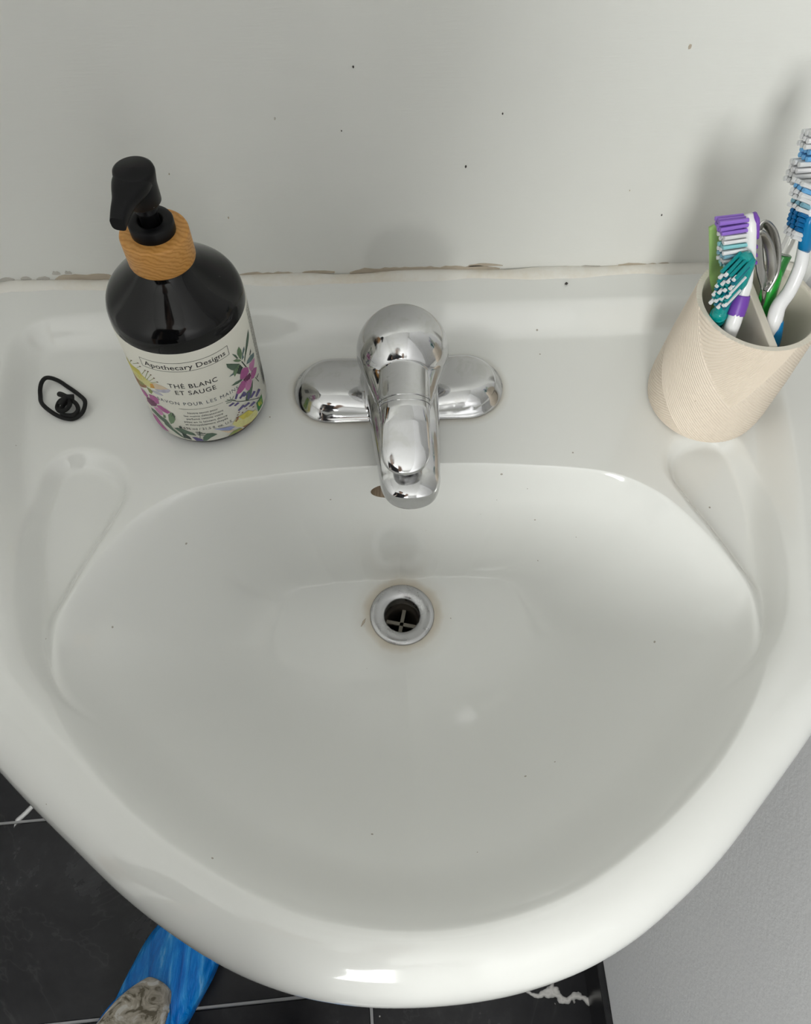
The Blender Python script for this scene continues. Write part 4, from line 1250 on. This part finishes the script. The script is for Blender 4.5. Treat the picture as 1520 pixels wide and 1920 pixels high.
ed = [(0, 1), (1, 2), (2, 3), (3, 4), (4, 5), (5, 6), (6, 7), (0, 8), (8, 9), (9, 10), (10, 11), (11, 12), (0, 13), (13, 14), (14, 15), (15, 16), (16, 17), (3, 18), (18, 19), (19, 20), (20, 21), (21, 22), (3, 23), (23, 24), (24, 25), (25, 26), (26, 27)]
# fingers, each its own chain from the palm
for hx, hy, hz, dirs in ((-.022, -.558, 1.285, [(.022, .010, .020), (.016, .016, .034), (.006, .020, .042), (-.006, .018, .040), (-.016, .010, .032)]),
                         (-.480, -.632, .76, [(.030, .014, -.022), (.020, .012, -.062), (.007, .014, -.072), (-.007, .012, -.068), (-.020, .008, -.054)])):
    rootv = next(i for i, p in enumerate(body) if abs(p[0] - hx) < 1e-6 and abs(p[2] - hz) < 1e-6)
    for (dx, dy, dz) in dirs:
        a = len(body); body.append((hx + dx * .75, hy + dy * .6, hz + dz * .6, .0095)); body.append((hx + dx * .95, hy + dy * 1.2, hz + dz * 1.05, .0075))
        ed += [(rootv, a), (a, a + 1)]
skin_body('body', body, ed, m_skin, 0)
tr = [(-.30, -.78, 1.02, (.135, .105)), (-.30, -.78, .93, (.145, .115)), (-.387, -.755, .84, .098), (-.386, -.690, .50, .076), (-.392, -.598, .138, .066), (-.213, -.805, .84, .098), (-.205, -.800, .50, .076), (-.205, -.850, .17, .062)]
skin_body('trousers', tr, [(0, 1), (1, 2), (2, 3), (3, 4), (1, 5), (5, 6), (6, 7)], m_cloth, 1)
jk = [(-.270, -.79, .86, (.222, .140)), (-.278, -.775, 1.05, (.205, .130)), (-.285, -.755, 1.27, (.165, .120)), (-.275, -.745, 1.40, (.135, .10)), (-.268, -.730, 1.475, .068),
      (-.138, -.797, 1.41, .074), (-.120, -.802, 1.10, .058), (-.066, -.675, 1.175, .046), (-.450, -.690, 1.41, .074), (-.493, -.720, 1.13, .058), (-.485, -.665, .92, .046)]
skin_body('jacket', jk, [(0, 1), (1, 2), (2, 3), (3, 4), (3, 5), (5, 6), (6, 7), (3, 8), (8, 9), (9, 10)], m_jacket, 0)
# head details
def ball(name, c, r, m, sx=1, sy=1, sz=1, n=20):
    v = []; f = []
    for i in range(n + 1):
        p_ = PI * i / n
        for k in range(n): v.append((c[0] + r * sx * math.sin(p_) * math.cos(2 * PI * k / n), c[1] + r * sy * math.sin(p_) * math.sin(2 * PI * k / n), c[2] + r * sz * math.cos(p_)))
    for i in range(n):
        for k in range(n): f.append((i * n + k, i * n + (k + 1) % n, (i + 1) * n + (k + 1) % n, (i + 1) * n + k))
    return world_to(per_, mk(name, v, f, m))
ball('hair', (-.252, -.712, 1.690), .098, m_hair, 1.0, 1.05, 1.0)
for s_ in (-1, 1):
    ball('eye', (-.222 + s_ * .030 * .94, -.612 - s_ * .030 * .34, 1.650), .011, m_pwhite)
    ball('ear', (-.245 + s_ * .082 * .94, -.690 - s_ * .082 * .34, 1.640), .022, m_skin, .5, .8, 1.3)
ball('nose', (-.216, -.600, 1.625), .014, m_skin, .8, 1.0, 1.4)
ball('mouth', (-.220, -.612, 1.588), .018, mat('lips', (.42, .18, .16), .5), 1.1, .5, .35)

# shoes in blue covers
def shoe(heel, toe, seed):
    hx, hy = heel; tx, ty = toe
    L_ = math.hypot(tx - hx, ty - hy); ax_ = ((tx - hx) / L_, (ty - hy) / L_); sd = (ax_[1], -ax_[0])
    stn = spline([(-.004, .010, .055), (.004, .030, .082), (.03, .041, .094), (.08, .046, .098), (.13, .050, .094), (.18, .0545, .084), (.225, .0545, .070), (.262, .047, .056), (.285, .030, .044), (.296, .010, .030)], 5)
    n = 48; v = []; f = []
    rnd = random.Random(seed)
    ph_ = [rnd.uniform(0, 6.28) for _ in range(8)]
    for i, (s_, w_, h_) in enumerate(stn):
        for k in range(n):
            a = 2 * PI * k / n; c, s = math.cos(a), math.sin(a)
            c2 = math.copysign(abs(c) ** .62, c); s2 = s if s > 0 else math.copysign(abs(s) ** .5, s)
            cr = 1 + .030 * math.sin(9 * a + ph_[0] + s_ * 16) + .022 * math.sin(17 * a + ph_[1] - s_ * 40) + .016 * math.sin(29 * a + ph_[2] + 60 * s_)
            z = (h_ / 2) + (h_ / 2) * s2 * (cr if s > -.2 else 1)
            o_ = w_ * c2 * (1 + .5 * (cr - 1))
            v.append((hx + ax_[0] * s_ + sd[0] * o_, hy + ax_[1] * s_ + sd[1] * o_, max(z, .0012)))
    for i in range(len(stn) - 1):
        for k in range(n): f.append((i * n + k, i * n + (k + 1) % n, (i + 1) * n + (k + 1) % n, (i + 1) * n + k))
    f.append(tuple(range(n))); f.append(tuple((len(stn) - 1) * n + k for k in range(n)))
    cv = mk('shoe_cover', v, f, m_cover); world_to(per_, cv)
    tag(cv, 'crinkled blue plastic shoe cover')
    def at(s_, o_, z): return (hx + ax_[0] * s_ + sd[0] * o_, hy + ax_[1] * s_ + sd[1] * o_, z)
    # fabric shoe upper rising out of the cover
    P = spline([at(.178, 0, .072), at(.150, 0, .098), at(.115, 0, .122), at(.085, 0, .150), at(.072, 0, .185)], 6)
    R_ = [tuple(q) for q in spline([(.024, .020), (.037, .028), (.041, .036), (.042, .042), (.041, .042)], 6)]
    v, f = tube(P, R_, 28, upv=(ax_[0], ax_[1], 1), shape=2.3)
    up_ = mk('shoe_upper', v, f, m_camo); world_to(per_, up_)
    tag(up_, 'beige camouflage fabric shoe upper')
    for i_, (s_, z_) in enumerate(((.162, .099), (.144, .112), (.126, .124))):   # laces
        lp = [at(s_ - .008, -.030, z_ - .012), at(s_ + .004, -.012, z_ + .005), at(s_, .012, z_ + .007), at(s_ + .006, .030, z_ - .010)]
        v, f = tube(spline(lp if i_ % 2 else lp[::-1], 5), .0034, 8); world_to(per_, mk('lace', v, f, m_camo))
    # gathered elastic edge of the cover
    ring = []
    for k in range(40):
        a = 2 * PI * k / 40
        ring.append(at(.110 + .074 * math.cos(a), .044 * math.sin(a), .096 + .003 * math.sin(5 * a) - .013 * math.cos(a)))
    v, f = tube(ring, .0048, 8, True); world_to(per_, mk('elastic_edge', v, f, m_cover))
shoe((-.430, -.685), (-.295, -.435), 3)
shoe((-.228, -.905), (-.118, -.640), 5)
